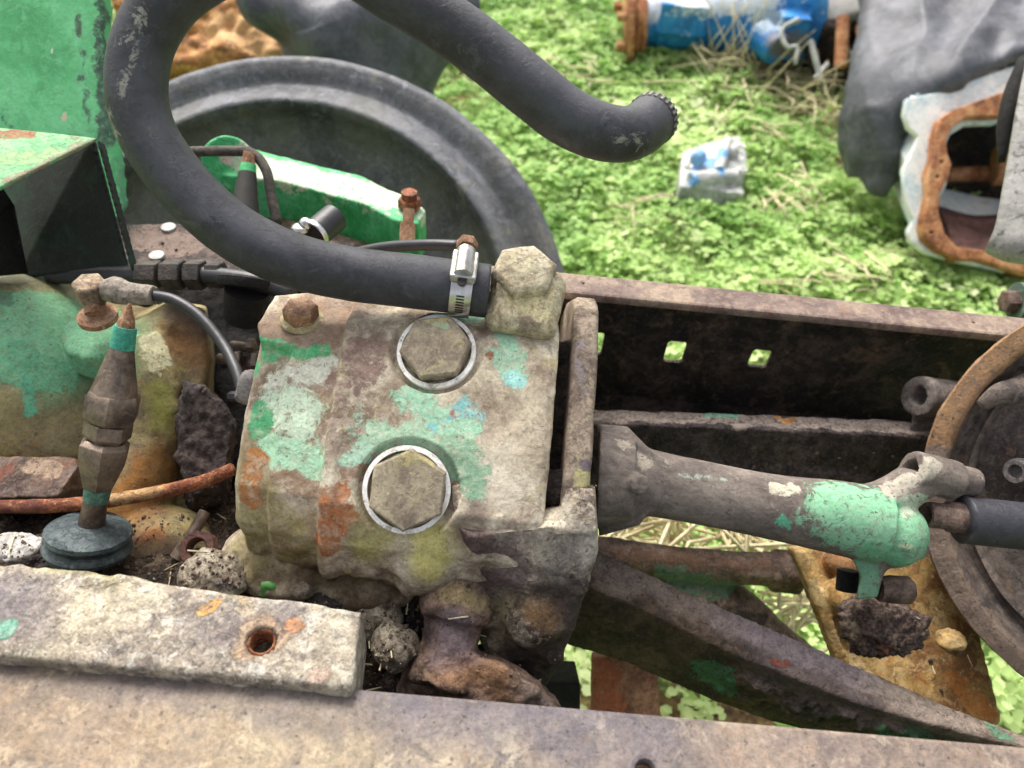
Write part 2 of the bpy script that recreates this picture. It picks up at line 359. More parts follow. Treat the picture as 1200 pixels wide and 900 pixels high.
m_wood = metal('rotten_orange_wood', [C('#5c3a1c'), C('#a06a34'), C('#c8965a')], 10, [C('#3a2413')], 30, .6, .2, off=29, stretch=(1, 1, 4))
m_grey = metal('grey_speckled_panel', [C('#8f8c86'), C('#a3a09a'), C('#b0ada6')], 14, [C('#4c4a48')], 90, .57, .12, off=30)
m_straw = plain('dry_straw', C('#dccfa6'), .8)
m_stone = metal('crumbled_stone', [C('#6e6254'), C('#948874'), C('#b8ad98')], 40, [C('#5c5246')], 100, .6, .18, bump=.002, off=31)

# ================================================================ GROUND
def ground():
    # one sheet to the horizon, fine near the machine
    xs = np.unique(np.concatenate([np.linspace(-2.5, 4.5, 141), np.linspace(-160, -2.5, 16), np.linspace(4.5, 160, 16)]))
    ys = np.unique(np.concatenate([np.linspace(-1, 6, 141), np.linspace(-160, -1, 14), np.linspace(6, 220, 20)]))
    GX, GY = np.meshgrid(xs, ys); Q = np.stack([GX.ravel(), GY.ravel(), 0 * GX.ravel()], 1); Q[:, 2] = gz(Q[:, 0], Q[:, 1]) - .012
    n = len(xs); m = len(ys); I = np.arange(n * m).reshape(m, n)
    F = np.stack([I[:-1, :-1], I[:-1, 1:], I[1:, 1:], I[1:, :-1]], -1).reshape(-1, 4)
    me = bpy.data.meshes.new('ground'); me.from_pydata(Q.tolist(), [], F.tolist())
    g = NT('soil_under_clover'); a = g.noise(9, 8, .65, .3); b = g.noise(60, 5, .7)
    c = g.ramp(a, [(.35, C('#5c6e38')), (.5, C('#7c9450')), (.65, C('#98b46a'))])
    c = g.mix(g.step(b, .52, .62), c, C('#4f4a2c'))
    pa = g.attr('pa').outputs['Fac']; c = g.mix(g.step(g.math('ADD', pa, g.math('MULTIPLY', g.math('SUBTRACT', b, .5), .8)), .35, .6), c, g.mix(g.step(g.noise(40, 6, .7, 0, 3), .4, .6), C('#4a3526'), C('#8c7048')))
    g.L(c, g.b.inputs['Base Color']); g.b.inputs['Roughness'].default_value = .95; g.bump(b, .01)
    paint(me, [(Vector((a_[0], a_[1], 0)), Vector((b_[0], b_[1], 0)), r, C('#5a4230'), 1) for a_, b_, r in BARE])
    o = put('ground', me, g.m, kind='structure'); return o
def gz(x, y):
    Q = np.stack([x, y, 0 * x], 1); return (fbm(Q, 2.2, 3) - .5) * .06 * (np.abs(x) < 8) * (np.abs(y) < 9)
g1 = P(985, 150, z=0); g2 = P(900, 95, z=0); g3 = P(760, 720, z=0); g4 = P(560, 95, z=0)
BARE = [(g1, g2, .16), (P(860, 60, z=0), P(960, 70, z=0), .15), (P(1010, 210, z=0), P(1000, 120, z=0), .1), (Vector((0, .3, 0)), Vector((.5, .35, 0)), .2), (g4, P(520, 100, z=0), .1)]
ground()
def clover():
    N1 = 58000
    x = np.concatenate([RNG.uniform(-.9, 2.3, N1), RNG.uniform(-2.5, 4.5, 16000)]); y = np.concatenate([RNG.uniform(.5, 3.5, N1), RNG.uniform(-.6, 6, 16000)])
    sz = np.concatenate([.0075 + .011 * RNG.random(N1) ** 1.4, RNG.uniform(.014, .03, 16000)])
    Q = np.stack([x, y, 0 * x], 1); keep = np.ones(len(x), bool)
    for a_, b_, r in BARE:
        d = capd(Q, (a_[0], a_[1], 0), (b_[0], b_[1], 0)) + (fbm(Q, 9, 8) - .5) * .2
        keep &= ~((d < r) & (RNG.random(len(x)) < .86))
    keep &= RNG.random(len(x)) < (.4 + 1.0 * sstep(.3, .6, fbm(Q, 5, 40)))
    x, y, sz, Q = x[keep], y[keep], sz[keep], Q[keep]; n = len(x)
    hh = .006 + .08 * fbm(Q, 8, 21) ** 1.7 + .02 * fbm(Q, 30, 22) + RNG.uniform(0, .022, n); zc = gz(x, y) + hh
    yaw = RNG.uniform(0, 6.28, n); tx = RNG.normal(0, .33, n); ty = RNG.normal(0, .33, n) - .12
    # leaflet outline: base, side, tip-left, notch, tip-right, side
    L0 = np.array([(0, 0, 0), (.45, .42, .10), (.95, .38, .04), (.88, 0, -.06), (.95, -.38, .04), (.45, -.42, .10)])
    V = []; Fs = []; val = []
    for k in range(3):
        a = yaw + k * 2.094 + RNG.normal(0, .12, n); ca, sa = np.cos(a), np.sin(a)
        l = L0[None] * sz[:, None, None]; px = l[..., 0] * ca[:, None] - l[..., 1] * sa[:, None]; py = l[..., 0] * sa[:, None] + l[..., 1] * ca[:, None]
        pz = l[..., 2] + px * tx[:, None] + py * ty[:, None]
        V.append(np.stack([px + x[:, None], py + y[:, None], pz + zc[:, None]], -1))
    V = np.stack(V, 1).reshape(-1, 3); nl = n * 3
    base = (np.arange(nl) * 6)[:, None]
    F = np.concatenate([base + np.array([0, 1, 2]), base + np.array([0, 2, 3]), base + np.array([0, 3, 4]), base + np.array([0, 4, 5])], 1).reshape(-1, 3)
    v = np.repeat(np.clip(.08 + .38 * sstep(.3, .7, fbm(Q, 2.2, 61)) + .42 * fbm(Q, 10, 60) + RNG.normal(0, .13, n), 0, 1), 18)
    # grass blades among the clover
    nb = 26000; bx = RNG.uniform(-.9, 2.3, nb); by = RNG.uniform(.5, 3.6, nb); bz = gz(bx, by); an = RNG.uniform(0, 6.28, nb); ln = RNG.uniform(.03, .085, nb); lean = RNG.uniform(.2, 1.3, nb)
    dx, dy = np.cos(an), np.sin(an); wd = .0016
    q0 = np.stack([bx, by, bz], 1); mid = q0 + np.stack([dx * ln * .25 * lean, dy * ln * .25 * lean, ln * .6], 1); tip = q0 + np.stack([dx * ln * .8 * lean, dy * ln * .8 * lean, ln * (1 - .35 * lean)], 1)
    s = np.stack([-dy * wd, dx * wd, 0 * dx], 1); BV = np.stack([q0 - s, q0 + s, mid - s, mid + s, tip], 1).reshape(-1, 3); b0 = (np.arange(nb) * 5 + len(V))[:, None]
    BF = np.concatenate([b0 + np.array([0, 1, 3]), b0 + np.array([0, 3, 2]), b0 + np.array([2, 3, 4])], 1).reshape(-1, 3)
    V = np.concatenate([V, BV]); F = np.concatenate([F, BF]); v = np.concatenate([v, np.repeat(np.clip(RNG.normal(.55, .25, nb), 0, 1), 5)])
    me = bpy.data.meshes.new('clover'); me.vertices.add(len(V)); me.vertices.foreach_set('co', V.ravel().astype(np.float32))
    me.loops.add(F.size); me.loops.foreach_set('vertex_index', F.ravel().astype(np.int32)); me.polygons.add(len(F)); me.polygons.foreach_set('loop_start', np.arange(0, F.size, 3, dtype=np.int32))
    me.update(calc_edges=True); at = me.attributes.new('v', 'FLOAT', 'POINT'); at.data.foreach_set('value', v.astype(np.float32))
    g = NT('clover_leaf'); c = g.ramp(g.attr('v').outputs['Fac'], [(.05, C('#769f4e')), (.35, C('#a2c66e')), (.65, C('#c9de94')), (1, C('#e8edc4'))])
    g.L(c, g.b.inputs['Base Color']); g.b.inputs['Roughness'].default_value = .55; g.b.inputs['Specular IOR Level'].default_value = .3
    tr = g.t.nodes.new('ShaderNodeBsdfTranslucent'); g.L(c, tr.inputs[0]); mx = g.t.nodes.new('ShaderNodeMixShader'); mx.inputs[0].default_value = .38
    g.t.links.new(g.b.outputs[0], mx.inputs[1]); g.t.links.new(tr.outputs[0], mx.inputs[2]); g.t.links.new(mx.outputs[0], g.t.nodes['Material Output'].inputs[0])
    put('clover', me, g.m, smooth=False, label='bright green clover and grass covering the yard behind the chassis', cat='clover', kind='stuff')
clover()
def straws(name, label, pts, n, spread, ln, r=.0016, up=.03, seed=1, stand=0):
    rg = random.Random(seed); bm = B()
    for i in range(n):
        a = pts[rg.randrange(len(pts))]; c = Vector(a) + Vector((rg.gauss(0, spread), rg.gauss(0, spread), abs(rg.gauss(0, up))))
        an = rg.uniform(0, 6.28); L = rg.uniform(.5, 1.3) * ln; el = rg.uniform(0, .3) if rg.random() > stand else rg.uniform(.8, 1.4)
        d = Vector((math.cos(an) * math.cos(el), math.sin(an) * math.cos(el), math.sin(el))) * L
        k = Vector((rg.gauss(0, .12), rg.gauss(0, .12), rg.gauss(.06, .05))) * L
        e = c + d * .5; 
        sweep(bm, [c - d * .5 * (0 if stand and el > .7 else 1), e * .5 + c * .5 + k, e + (d * .5 if stand and el > .7 else d * 0)], [r, r, r * .4], 4, 2)
    return put(name, bm, m_straw, label=label, cat='straw', kind='stuff')
straws('dry_straw', 'dry straw stalks matted over the bare soil below the blue gearbox', [P(930, 90, z=0.02), P(860, 100, z=0.02), P(970, 140, z=0.02), P(900, 70, z=0.02), P(870, 75, z=.02)], 300, .10, .22, r=.0022, seed=1, stand=.12)
straws('dry_straw', 'upright tuft of pale dry stalks in front of the blue gearbox barrel', [P(835, 85, z=0), P(850, 90, z=0), P(842, 80, z=0), P(870, 80, z=0)], 110, .04, .3, r=.0026, seed=2, stand=.9)
straws('dry_straw', 'a few loose pale stalks lying on the clover', [P(900, 245, z=.05), P(920, 240, z=.05), P(930, 330, z=.06), P(1000, 335, z=.06), P(1010, 320, z=.06), P(700, 100, z=.04), P(760, 260, z=.04), P(850, 150, z=.04), P(640, 90, z=.04), P(900, 170, z=.04)], 70, .04, .13, r=.0022, seed=3)
straws('dry_straw', 'pale dry stalks bunched under the shaft between the rails', [P(720, 632, d=1.05), P(760, 625, d=1.05), P(800, 635, d=1.05), P(860, 635, d=1.05), P(900, 640, d=1.05), P(925, 710, d=1.05)], 120, .025, .16, r=.0028, seed=5)
straws('dry_straw', 'pale dry stalks on the ground below the rusty arm', [P(800, 845, d=1.2), P(850, 850, d=1.2), P(760, 820, d=1.2), P(1190, 850, d=1.2)], 50, .03, .14, r=.002, seed=6)

# ================================================================ RAILS
def c_rail(name, label, a, b, width, inward, height, web_holes, mats, lip=.012, hole=None, tints=None):
    """C-channel chassis rail; a,b = ends of the inner top edge; inward = +1 if it opens towards -Y"""
    root = thing(name, (a + b) / 2 - Z * height, label, 'chassis rail', 'chassis rails')
    d = (b - a).normalized(); n = Vector((-d.y, d.x, 0)) * inward; L = (b - a).length
    # top flange with optional bolt holes
    hs = []
    for (s, t, r) in (hole or []): hs.append([(s + r * math.cos(q * .5236), t + r * math.sin(q * .5236)) for q in range(12)])
    me = plate([(0, 0), (L, 0), (L, width), (0, width)] if inward > 0 else [(0, 0), (0, width), (L, width), (L, 0)], hs, lip, a - Z * lip / 2, d, n, .003)
    bm = B(); bm.from_mesh(me)
    ed = [e for e in bm.edges if e.calc_length() > .05]
    bmesh.ops.triangulate(bm, faces=bm.faces)
    for _ in range(6):
        ed = [e for e in bm.edges if e.calc_length() > .018]
        if not ed: break
        bmesh.ops.subdivide_edges(bm, edges=ed, cuts=1)
        bmesh.ops.triangulate(bm, faces=bm.faces)
    me_t = fin(bm)
    if tints: tint(me_t, tints, 77)
    bm = B(); bm.from_mesh(me_t)
    top = put('top_flange', fin(bm), mats[0], root, ang=40)
    # web
    wb = plate([(0, 0), (L, 0), (L, height - lip * 2), (0, height - lip * 2)], web_holes, .005, a + n * (width - .004) - Z * (height - lip), d, Z, .001)
    put('web', wb, mats[1], root, ang=40)
    bm = B(); c = (a + b) / 2 + n * (width / 2) - Z * (height - lip / 2)
    prism(bm, [a - Z * height, b - Z * height, b + n * width - Z * height, a + n * width - Z * height], Z * lip)
    put('bottom_flange', fin(bm, .002), mats[1], root, ang=40)
    return root, d, n
a = P(-350, 745, z=RAIL); b = P(1550, 910, z=RAIL)
nr, nd, nn = c_rail('chassis_rail', 'near chassis rail along the bottom edge, worn grey and tan steel', a, b, .13, -1, .16, [], (m_rail, m_web), .012,
       hole=[((P(757, 902, z=RAIL) - a).dot((b - a).normalized()), .0 + abs((P(757, 902, z=RAIL) - a).dot(Vector((-(b - a).normalized().y, (b - a).normalized().x, 0)))), .009)],
       tints=[(P(120, 792, z=RAIL), P(700, 845, z=RAIL), .016, C('#5c545a'), .9), (P(640, 850, z=RAIL), P(760, 880, z=RAIL), .022, C('#645c60'), .8), (P(20, 850, z=RAIL), P(200, 880, z=RAIL), .035, C('#a08868'), .6), (P(250, 870, z=RAIL), P(400, 880, z=RAIL), .03, C('#b09c78'), .6), (P(850, 880, z=RAIL), P(1200, 900, z=RAIL), .03, C('#8f7c6c'), .6)])
fa = P(560, 330, z=RAIL); fb = P(1700, 442, z=RAIL)
fd = (fb - fa).normalized(); fn = Vector((-fd.y, fd.x, 0)); FWID = .027; FH = .17
def sq(px, py, w, h):
    q = P(px, py, y=fa.y + FWID); s = (q - fa).dot(fd); t = q.z - (fa.z - FH + .012)
    hw, hh, r = w / 2, h / 2, w * .14
    return [(s - hw + r, t - hh), (s + hw - r, t - hh), (s + hw, t - hh + r), (s + hw, t + hh - r), (s + hw - r, t + hh), (s - hw + r, t + hh), (s - hw, t + hh - r), (s - hw, t - hh + r)]
c_rail('chassis_rail', 'far chassis rail with square bolt holes in its black web, clover behind', fa, fb, FWID, 1, FH,
       [sq(697, 397, .020, .034), sq(791, 407, .0225, .032), sq(890, 415, .0225, .027)], (m_railf, m_web), .010, hole=[(.105, .015, .004), (.50, .014, .004)])

# ================================================================ PUMP
def Xp(px, py=500, d=.56): return P(px, py, d).x
def prof(off=0.0, col=500):
    """pump cross-section in the plane across the shaft: image row / depth pairs measured on the body"""
    pts = [(352, .70), (352, .655), (362, .615), (385, .588), (440, .570), (520, .556), (600, .550), (650, .562), (684, .590), (698, .640), (690, .72), (600, .80), (420, .80)]
    c = P(col, 520, .68); out = []
    for y, d in pts:
        q = P(col, y, d); r = q - c; l = r.length; out.append(c + r * ((l - off) / l))
    return out
def sec(x, off=0.0, col=500):
    return [Vector((x, q.y, q.z)) for q in prof(off, col)]
pump = thing('hydraulic_pump', (Xp(480), .44, .47), 'weathered hydraulic pump with flaking green and cyan paint and two big hex plugs', 'hydraulic pump')
bm = B()
xm0, xm1 = Xp(386), Xp(648)
loft(bm, [sec(xm0, .003), sec(xm0 + .004, 0), sec(xm1 - .006, 0), sec(xm1, .004)])
loft(bm, [sec(Xp(274), .024), sec(Xp(284), .015), sec(Xp(350), .0125), sec(xm0 + .006, .014)])            # left band
loft(bm, [sec(Xp(320), .011), sec(Xp(323), .0065), sec(Xp(372), .006), sec(xm0 + .01, .0065)])
loft(bm, [sec(xm0 - .001, 0), sec(xm0 + .001, -.0025), sec(xm0 + .008, -.0025), sec(xm0 + .013, 0)])
# flat bolt pad at the upper left of the body
pz = P(345, 400, .584).z
pad = [P(302, 380, z=pz), P(322, 346, z=pz), P(440, 335, z=pz), P(400, 415, z=pz), P(306, 399, z=pz)]
prism(bm, pad, -Z * .05)
# boss under lower plug, bottom bulge
ball(bm, P(500, 640, .60), .036, (1.0, 1, 1.1)); ball(bm, P(340, 655, .63), .04, (1.4, .9, .7)); ball(bm, P(430, 668, .63), .038, (1.3, .9, .7))
me = cast(bm, .0016, 2)
UPC, LOC = P(511, 408, .5755), P(478, 574, .5525)
UPA = (-FW + UP * .36 - RT * .02).normalized(); LOA = (-FW + UP * .05 + RT * .03).normalized()
rough(me, [(22, .0007, 1, 'n'), (90, .0004, 2, 'n'), (55, .0005, 3, 'c'), (220, .0003, 7, 'n'), (55, .006, 4, 'z')],
      (0.0, [(P(300, 655, .6), P(450, 680, .6), .04, 1), (P(280, 560, .6), P(280, 640, .6), .02, .6), (P(480, 650, .6), P(520, 680, .6), .02, .3)]))
carve(me, UPC, UPA, .0345, .0085, .0008); carve(me, LOC, LOA, .0370, .0085, .0008)
PM = C('#c4d8bc'); PC = C('#9ac8a8'); PP = C('#8a7064')
paint(me, [
 ((312, 408), (385, 418), .0075, C('#4fae72'), 1.15), ((330, 470), (355, 490), .018, PM, .95), ((320, 520), (362, 545), .014, C('#a8d4b0'), 1.0), ((385, 430), (330, 445), .013, C('#d2d2be'), .9),
 ((306, 500), (304, 490), .010, C('#4aa871'), 1.2), ((302, 395), (302, 430), .006, C('#4fae72'), 1.1),
 ((480, 465), (540, 500), .013, PC, 1.0), ((515, 495), (545, 480), .009, C('#80bcb8'), 1.0), ((590, 385), (602, 430), .013, C('#98c4a4'), .95), ((600, 445), None, .009, C('#9cd6cc'), 1.1),
 ((440, 515), (500, 520), .014, C('#a0c4a4'), .95), ((535, 530), (550, 560), .015, C('#86ac8c'), 1.0), ((415, 535), None, .011, C('#a8ccb0'), .95),
 ((565, 372), (520, 370), .009, C('#8fc4a6'), .95), ((420, 480), (410, 500), .01, C('#8fb8a0'), .6),
 ((430, 405), (425, 440), .012, PP, 1.0), ((400, 470), (392, 440), .006, PP, .9), ((415, 420), (440, 425), .008, C('#7a6058'), 1), ((415, 460), None, .005, C('#77625a'), 1.1),
 ((578, 418), None, .0035, RUST, 1.2), ((533, 480), (533, 492), .0035, C('#a86a5c'), 1.2), ((405, 560), (440, 545), .008, C('#8c705c'), .9), ((340, 560), (370, 575), .010, C('#8f765e'), .85),
 ((297, 545), (292, 580), .010, C('#a8703c'), .95), ((390, 590), (380, 640), .013, C('#a9683c'), 1.0), ((400, 600), None, .008, C('#b47848'), 1.0)], 3)
tint(me, [
 ((640, 430), (634, 560), .006, C('#8c7c6a'), .8), ((470, 450), (450, 480), .01, C('#8f7c66'), .7), ((565, 470), (600, 480), .012, C('#8a7a66'), .6), ((455, 380), (450, 430), .007, C('#8a7560'), .8), ((540, 620), (530, 650), .012, C('#6c5c44'), .8),
 (P(360, 370, z=pz), P(330, 385, z=pz), .026, C('#8f745e'), 1.1), (P(410, 375, z=pz), P(390, 400, z=pz), .016, C('#8f745e'), 1.0),
 ((300, 600), (290, 650), .022, C('#8c8450'), .9), ((340, 610), (345, 650), .014, C('#a89c5c'), .8), ((370, 672), (460, 690), .020, C('#4f4029'), 1.1), ((290, 665), (340, 672), .012, C('#5c4c30'), 1.0),
 ((440, 610), (430, 640), .016, C('#b0aa68'), .8), ((500, 662), (500, 640), .017, C('#cdc272'), 1.4), ((595, 575), (575, 560), .016, C('#dccfb8'), 1.1), ((560, 610), (570, 590), .012, C('#7a685c'), 1.0), ((640, 360), (648, 420), .008, C('#bfae74'), 1),
 ((600, 545), (560, 540), .018, C('#dccfb8'), .8), ((560, 440), (640, 480), .022, C('#cabda2'), .6), ((440, 350), (560, 365), .014, C('#a89878'), .7),
 ((375, 450), (365, 600), .010, C('#9c8268'), .7), ((590, 500), (640, 540), .016, C('#a89880'), .7), ((290, 530), (300, 560), .02, C('#7c6a42'), .9), ((320, 580), (330, 640), .012, C('#75623c'), 1.0), ((350, 640), (300, 660), .014, C('#6a5a3a'), 1.0), ((420, 580), (420, 610), .01, C('#8f7c50'), .8)], 3)
put('body', me, m_pump, pump)
def plug(c, ax, rr, rw, rh, ph, tilt):
    bm = B(); lathe(bm, c - ax * .006, ax, [(rr * 1.0, 0), (rr * 1.0, .0025), (rr * .86, .0032)], 48)
    w_ = None
    p = B(); hexa(p, c - ax * .008, ax, rh, .0125, RT, ph, .06); lathe(p, c - ax * .0052, ax, [(rh * .9, 0), (rh * .9, .003)], 32)
    me = fin(p, .0008); b2 = B(); b2.from_mesh(me); bmesh.ops.subdivide_edges(b2, edges=b2.edges, cuts=5, use_grid_fill=True)
    me = fin(b2); return me
for i, (c, ax, rw, rh, ph, cols) in enumerate([(UPC, UPA, .0298, .0272, .12, None), (LOC, LOA, .0318, .0300, .42, None)]):
    me = plug(c, ax, rw, rw, rh, ph, 0)
    me = rough(me, [(60, .0005, 8, 'n')])
    if i == 0: paint(me, [(c + RT * .018 + UP * .004, None, .005, CYAN, 1.1), (c + UP * .019, None, .008, C('#b3a678'), 1.0), (c, None, .012, C('#8d7663'), .7)], 5)
    else: paint(me, [(c + UP * .016, c + UP * .014 + RT * .012, .008, C('#b8ab78'), 1.1), (c - UP * .01, None, .012, C('#8c8070'), .8)], 6)
    pl = put('plug', me, m_plug, pump, ang=40, label='upper hex plug below the hose clamp' if i == 0 else 'lower hex plug caked with yellowish dirt')
    w_ = B(); lathe(w_, c - ax * .0048 - UP * (.0012 if i == 0 else 0) - RT * (.0012 if i else 0), ax, [(rw, -.002), (rw, .0028), (rw * .89, .0034), (rw * .89, -.002)], 56, cap=False)
    put('washer', w_, m_white, pl, ang=60)
# pad bolt
bc = P(354, 375, z=pz + .0025)
bm = B(); lathe(bm, bc, Z, [(.0165, 0), (.0165, .002), (.014, .003)], 32); put('bolt_washer', bm, metal('pale_washer', [C('#a39468'), C('#c4b890')], 60, off=33), pump, ang=40)
bm = B(); hexa(bm, bc + Z * .0028, Z, .0135, .011, X, .35, .1); put('bolt', fin(bm, .0005), m_rustpale, pump, ang=30, label='rusty hex bolt on the flat pad')
# mounting plate across the shaft, right of the body
def pl_sec(x, e=0):
    pts = [(356, .74), (350, .645), (360, .622), (420, .592), (520, .566), (598, .556), (640, .580), (700, .60), (750, .63), (770, .68), (740, .76), (500, .84), (380, .82)]
    c = P(600, 570, .70); o = []
    for yy, d in pts:
        q = P(690, yy, d); r = Vector((0, q.y - c.y, q.z - c.z)); l = r.length; r *= (l - e) / l; o.append(Vector((x, c.y + r.y, c.z + r.z)))
    return o
xa, xb = P(667, 480, .57).x, P(699, 480, .57).x
bm = B(); loft(bm, [pl_sec(xa, .003), pl_sec(xa + .003, 0), pl_sec(xb - .003, 0), pl_sec(xb, .003)])
me = rough(cast(bm, .0018, 1), [(30, .0008, 11, 'n'), (90, .0005, 12, 'n')])
paint(me, [((690, 560), (690, 600), .010, C('#a8a070'), .9), ((680, 400), (682, 450), .008, C('#8c8080'), .7), ((688, 545), None, .006, C('#6c6068'), 1)], 9)
put('mounting_plate', me, m_plate, pump)
# body-to-plate bridge, lumps, knob, collar, neck, elbow
bm = B()
q = lambda px, py, d: P(px, py, d)
loft(bm, [[q(550, 628, .549), q(640, 622, .546), q(690, 612, .552), q(697, 640, .556), q(680, 682, .566), q(610, 688, .570), q(545, 655, .566), q(534, 612, .552)],
          [q(544, 602, .566), q(634, 596, .566), q(698, 590, .562), q(702, 645, .562), q(686, 694, .575), q(610, 700, .58), q(538, 660, .575), q(524, 608, .56)],
          [q(544, 600, .66), q(636, 596, .66), q(692, 590, .66), q(696, 640, .66), q(680, 700, .66), q(610, 720, .66), q(545, 680, .66), q(528, 620, .66)]])
loft(bm, [[q(560, 670, .580), q(680, 675, .575), q(660, 740, .585), q(632, 775, .60), q(590, 770, .60), q(560, 720, .59)],
          [q(548, 665, .59), q(690, 680, .582), q(668, 748, .595), q(638, 800, .61), q(582, 790, .61), q(550, 720, .60)],
          [q(545, 650, .70), q(690, 660, .70), q(668, 745, .72), q(640, 800, .72), q(585, 790, .72), q(552, 720, .70)]])
loft(bm, [[q(529, 570, .552), q(543, 566, .552), q(546, 598, .550), q(531, 602, .552)], [q(525, 566, .58), q(547, 562, .58), q(550, 604, .58), q(528, 606, .58)]])
lathe(bm, P(625, 722, .590), (-FW + UP * .2 - RT * .1), [(.024, -.02), (.022, .004), (.016, .012), (.006, .0145)], 24)
loft(bm, [[q(662, 572, .5565), q(697, 572, .5575), q(700, 625, .552), q(650, 628, .548)], [q(662, 568, .63), q(697, 568, .63), q(700, 625, .63), q(650, 625, .63)]])
me = rough(cast(bm, .0018, 6), [(18, .0028, 13, 'n'), (50, .0013, 14, 'n'), (150, .0008, 15, 'n'), (70, .006, 16, 'z')], (0.05, [(P(560, 740, .59), P(640, 790, .6), .03, 1), (P(625, 722, .57), None, .02, .6), (P(690, 700, .57), P(640, 790, .6), .02, .5)]))
tint(me, [((640, 615), (600, 600), .016, C('#d3c7b0'), 1.1), ((685, 640), (650, 650), .016, C('#cabfae'), .9), ((555, 615), (575, 670), .020, C('#5e4c49'), 1.2), ((610, 640), (590, 680), .014, C('#7c6c68'), .9), ((625, 722), None, .014, C('#9c7850'), 1.2), ((590, 700), (575, 740), .014, C('#7d7450'), .9), ((665, 700), (650, 760), .016, C('#4f443e'), 1.1), ((600, 770), (640, 790), .022, C('#2c2521'), 1.3), ((660, 660), (640, 690), .012, C('#453a35'), .9), ((570, 690), (560, 740), .012, C('#352c27'), 1.1), ((620, 640), (640, 650), .01, C('#b8aa94'), .8), ((530, 600), None, .01, C('#6c5c58'), .9)], 12)
put('bearing_housing', me, m_lump, pump)
bm = B()
ocx = (P(532, 735, .596) - P(542, 690, .604)).normalized()
lathe(bm, P(541, 692, .606), ocx, [(.026, -.012), (.0305, .0), (.0315, .014), (.0290, .022), (.0235, .0245), (.0220, .034), (.0225, .055), (.026, .07)], 32)
loft(bm, [[q(496, 778, .578), q(522, 764, .576), q(556, 767, .574), q(592, 783, .570), q(625, 806, .568), q(650, 838, .570), q(640, 880, .575), q(478, 880, .580), q(476, 812, .580)],
          [q(484, 765, .62), q(520, 754, .62), q(562, 758, .62), q(600, 778, .61), q(636, 800, .61), q(664, 835, .60), q(670, 900, .62), q(455, 900, .64), q(462, 805, .62)]])
me = rough(cast(bm, .0018, 4), [(24, .0025, 17, 'n'), (60, .0020, 18, 'n'), (150, .0010, 19, 'n'), (70, .005, 20, 'z')], (0, [(P(490, 800, .58), P(640, 840, .58), .04, 1)]))
tint(me, [((530, 735), (530, 765), .013, C('#857478'), 1.2), ((515, 700), (565, 705), .008, C('#a9956c'), 1.1), ((540, 790), (580, 805), .014, C('#a9805f'), 1.1), ((500, 720), (500, 740), .008, C('#423838'), 1.0), ((600, 810), (640, 830), .01, C('#8a7a70'), 1)], 13)
put('outlet_elbow', me, metal('crusty_brown', [C('#55443a'), C('#756053'), C('#93796a')], 30, [C('#433733'), C('#a08468')], 70, .6, .3, bump=.002, off=34), pump)
# dirt packed between body and plate
bm = B(); prism(bm, [q(640, 400, .62), q(672, 400, .62), q(672, 560, .60), q(640, 590, .60)], FW * .08); ball(bm, P(655, 572, .585), .014, (1, 1, 1))
put('packed_dirt', rough(cast(bm, .002, 2), [(60, .005, 20, 'n'), (160, .002, 21, 'n')]), m_dirt, pump)
# hex inlet elbow that carries the hose
ec = P(614, 372, .575); ex = (X * .98 + Z * .0).normalized()
bm = B()
R = Matrix((X, (-FW + UP * .2).normalized().cross(X).normalized() * -1, (-FW + UP * .2).normalized())).transposed()
Rb = Euler((rad(24), rad(3), rad(-6))).to_matrix()
box(bm, P(615, 360, .605), .056, .056, .046, Rb)
b1 = fin(bm, .007, 1); bm = B(); bm.from_mesh(b1); cyl(bm, P(580, 345, .60), P(616, 352, .60), .019)
me = rough(cast(bm, .0016, 2), [(40, .0014, 22, 'n'), (120, .0007, 23, 'n')])
paint(me, [((610, 350), (640, 360), .014, C('#cfc294'), .8), ((620, 385), None, .01, C('#8c7a66'), .8)], 14)
m_elb = metal('lichen_pale_iron', [C('#9c8c72'), C('#bfb090'), C('#d0c6aa')], 40, [C('#847058'), C('#c9bb88')], 90, .6, .25, off=35)
el = put('inlet_elbow', me, m_elb, pump)
bm = B(); ct = P(614, 322, .594); axn = (Z * .9 + Y * -.18).normalized()
lathe(bm, ct - axn * .006, axn, [(.0262, -.006), (.0262, .012), (.0230, .0155), (.012, .0165)], 6, X, True, .3)
me = rough(cast(bm, .0012, 2), [(50, .0010, 24, 'n'), (150, .0004, 25, 'n')]); paint(me, [(ct + axn * .017, None, .014, C('#d6cba6'), .9)], 15)
put('cap_nut', me, m_elb, el)
# side connector lug with wire
bm = B(); cyl(bm, P(293, 470, .60), P(300, 440, .61), .0125, .011, 10); ball(bm, P(296, 455, .60), .013, (.9, 1, 1.3))
put('side_connector', rough(cast(bm, .0012, 2), [(90, .0008, 26, 'n')]), m_alu if False else metal('grey_connector', [C('#77706c'), C('#98908a')], 60, off=36), pump)

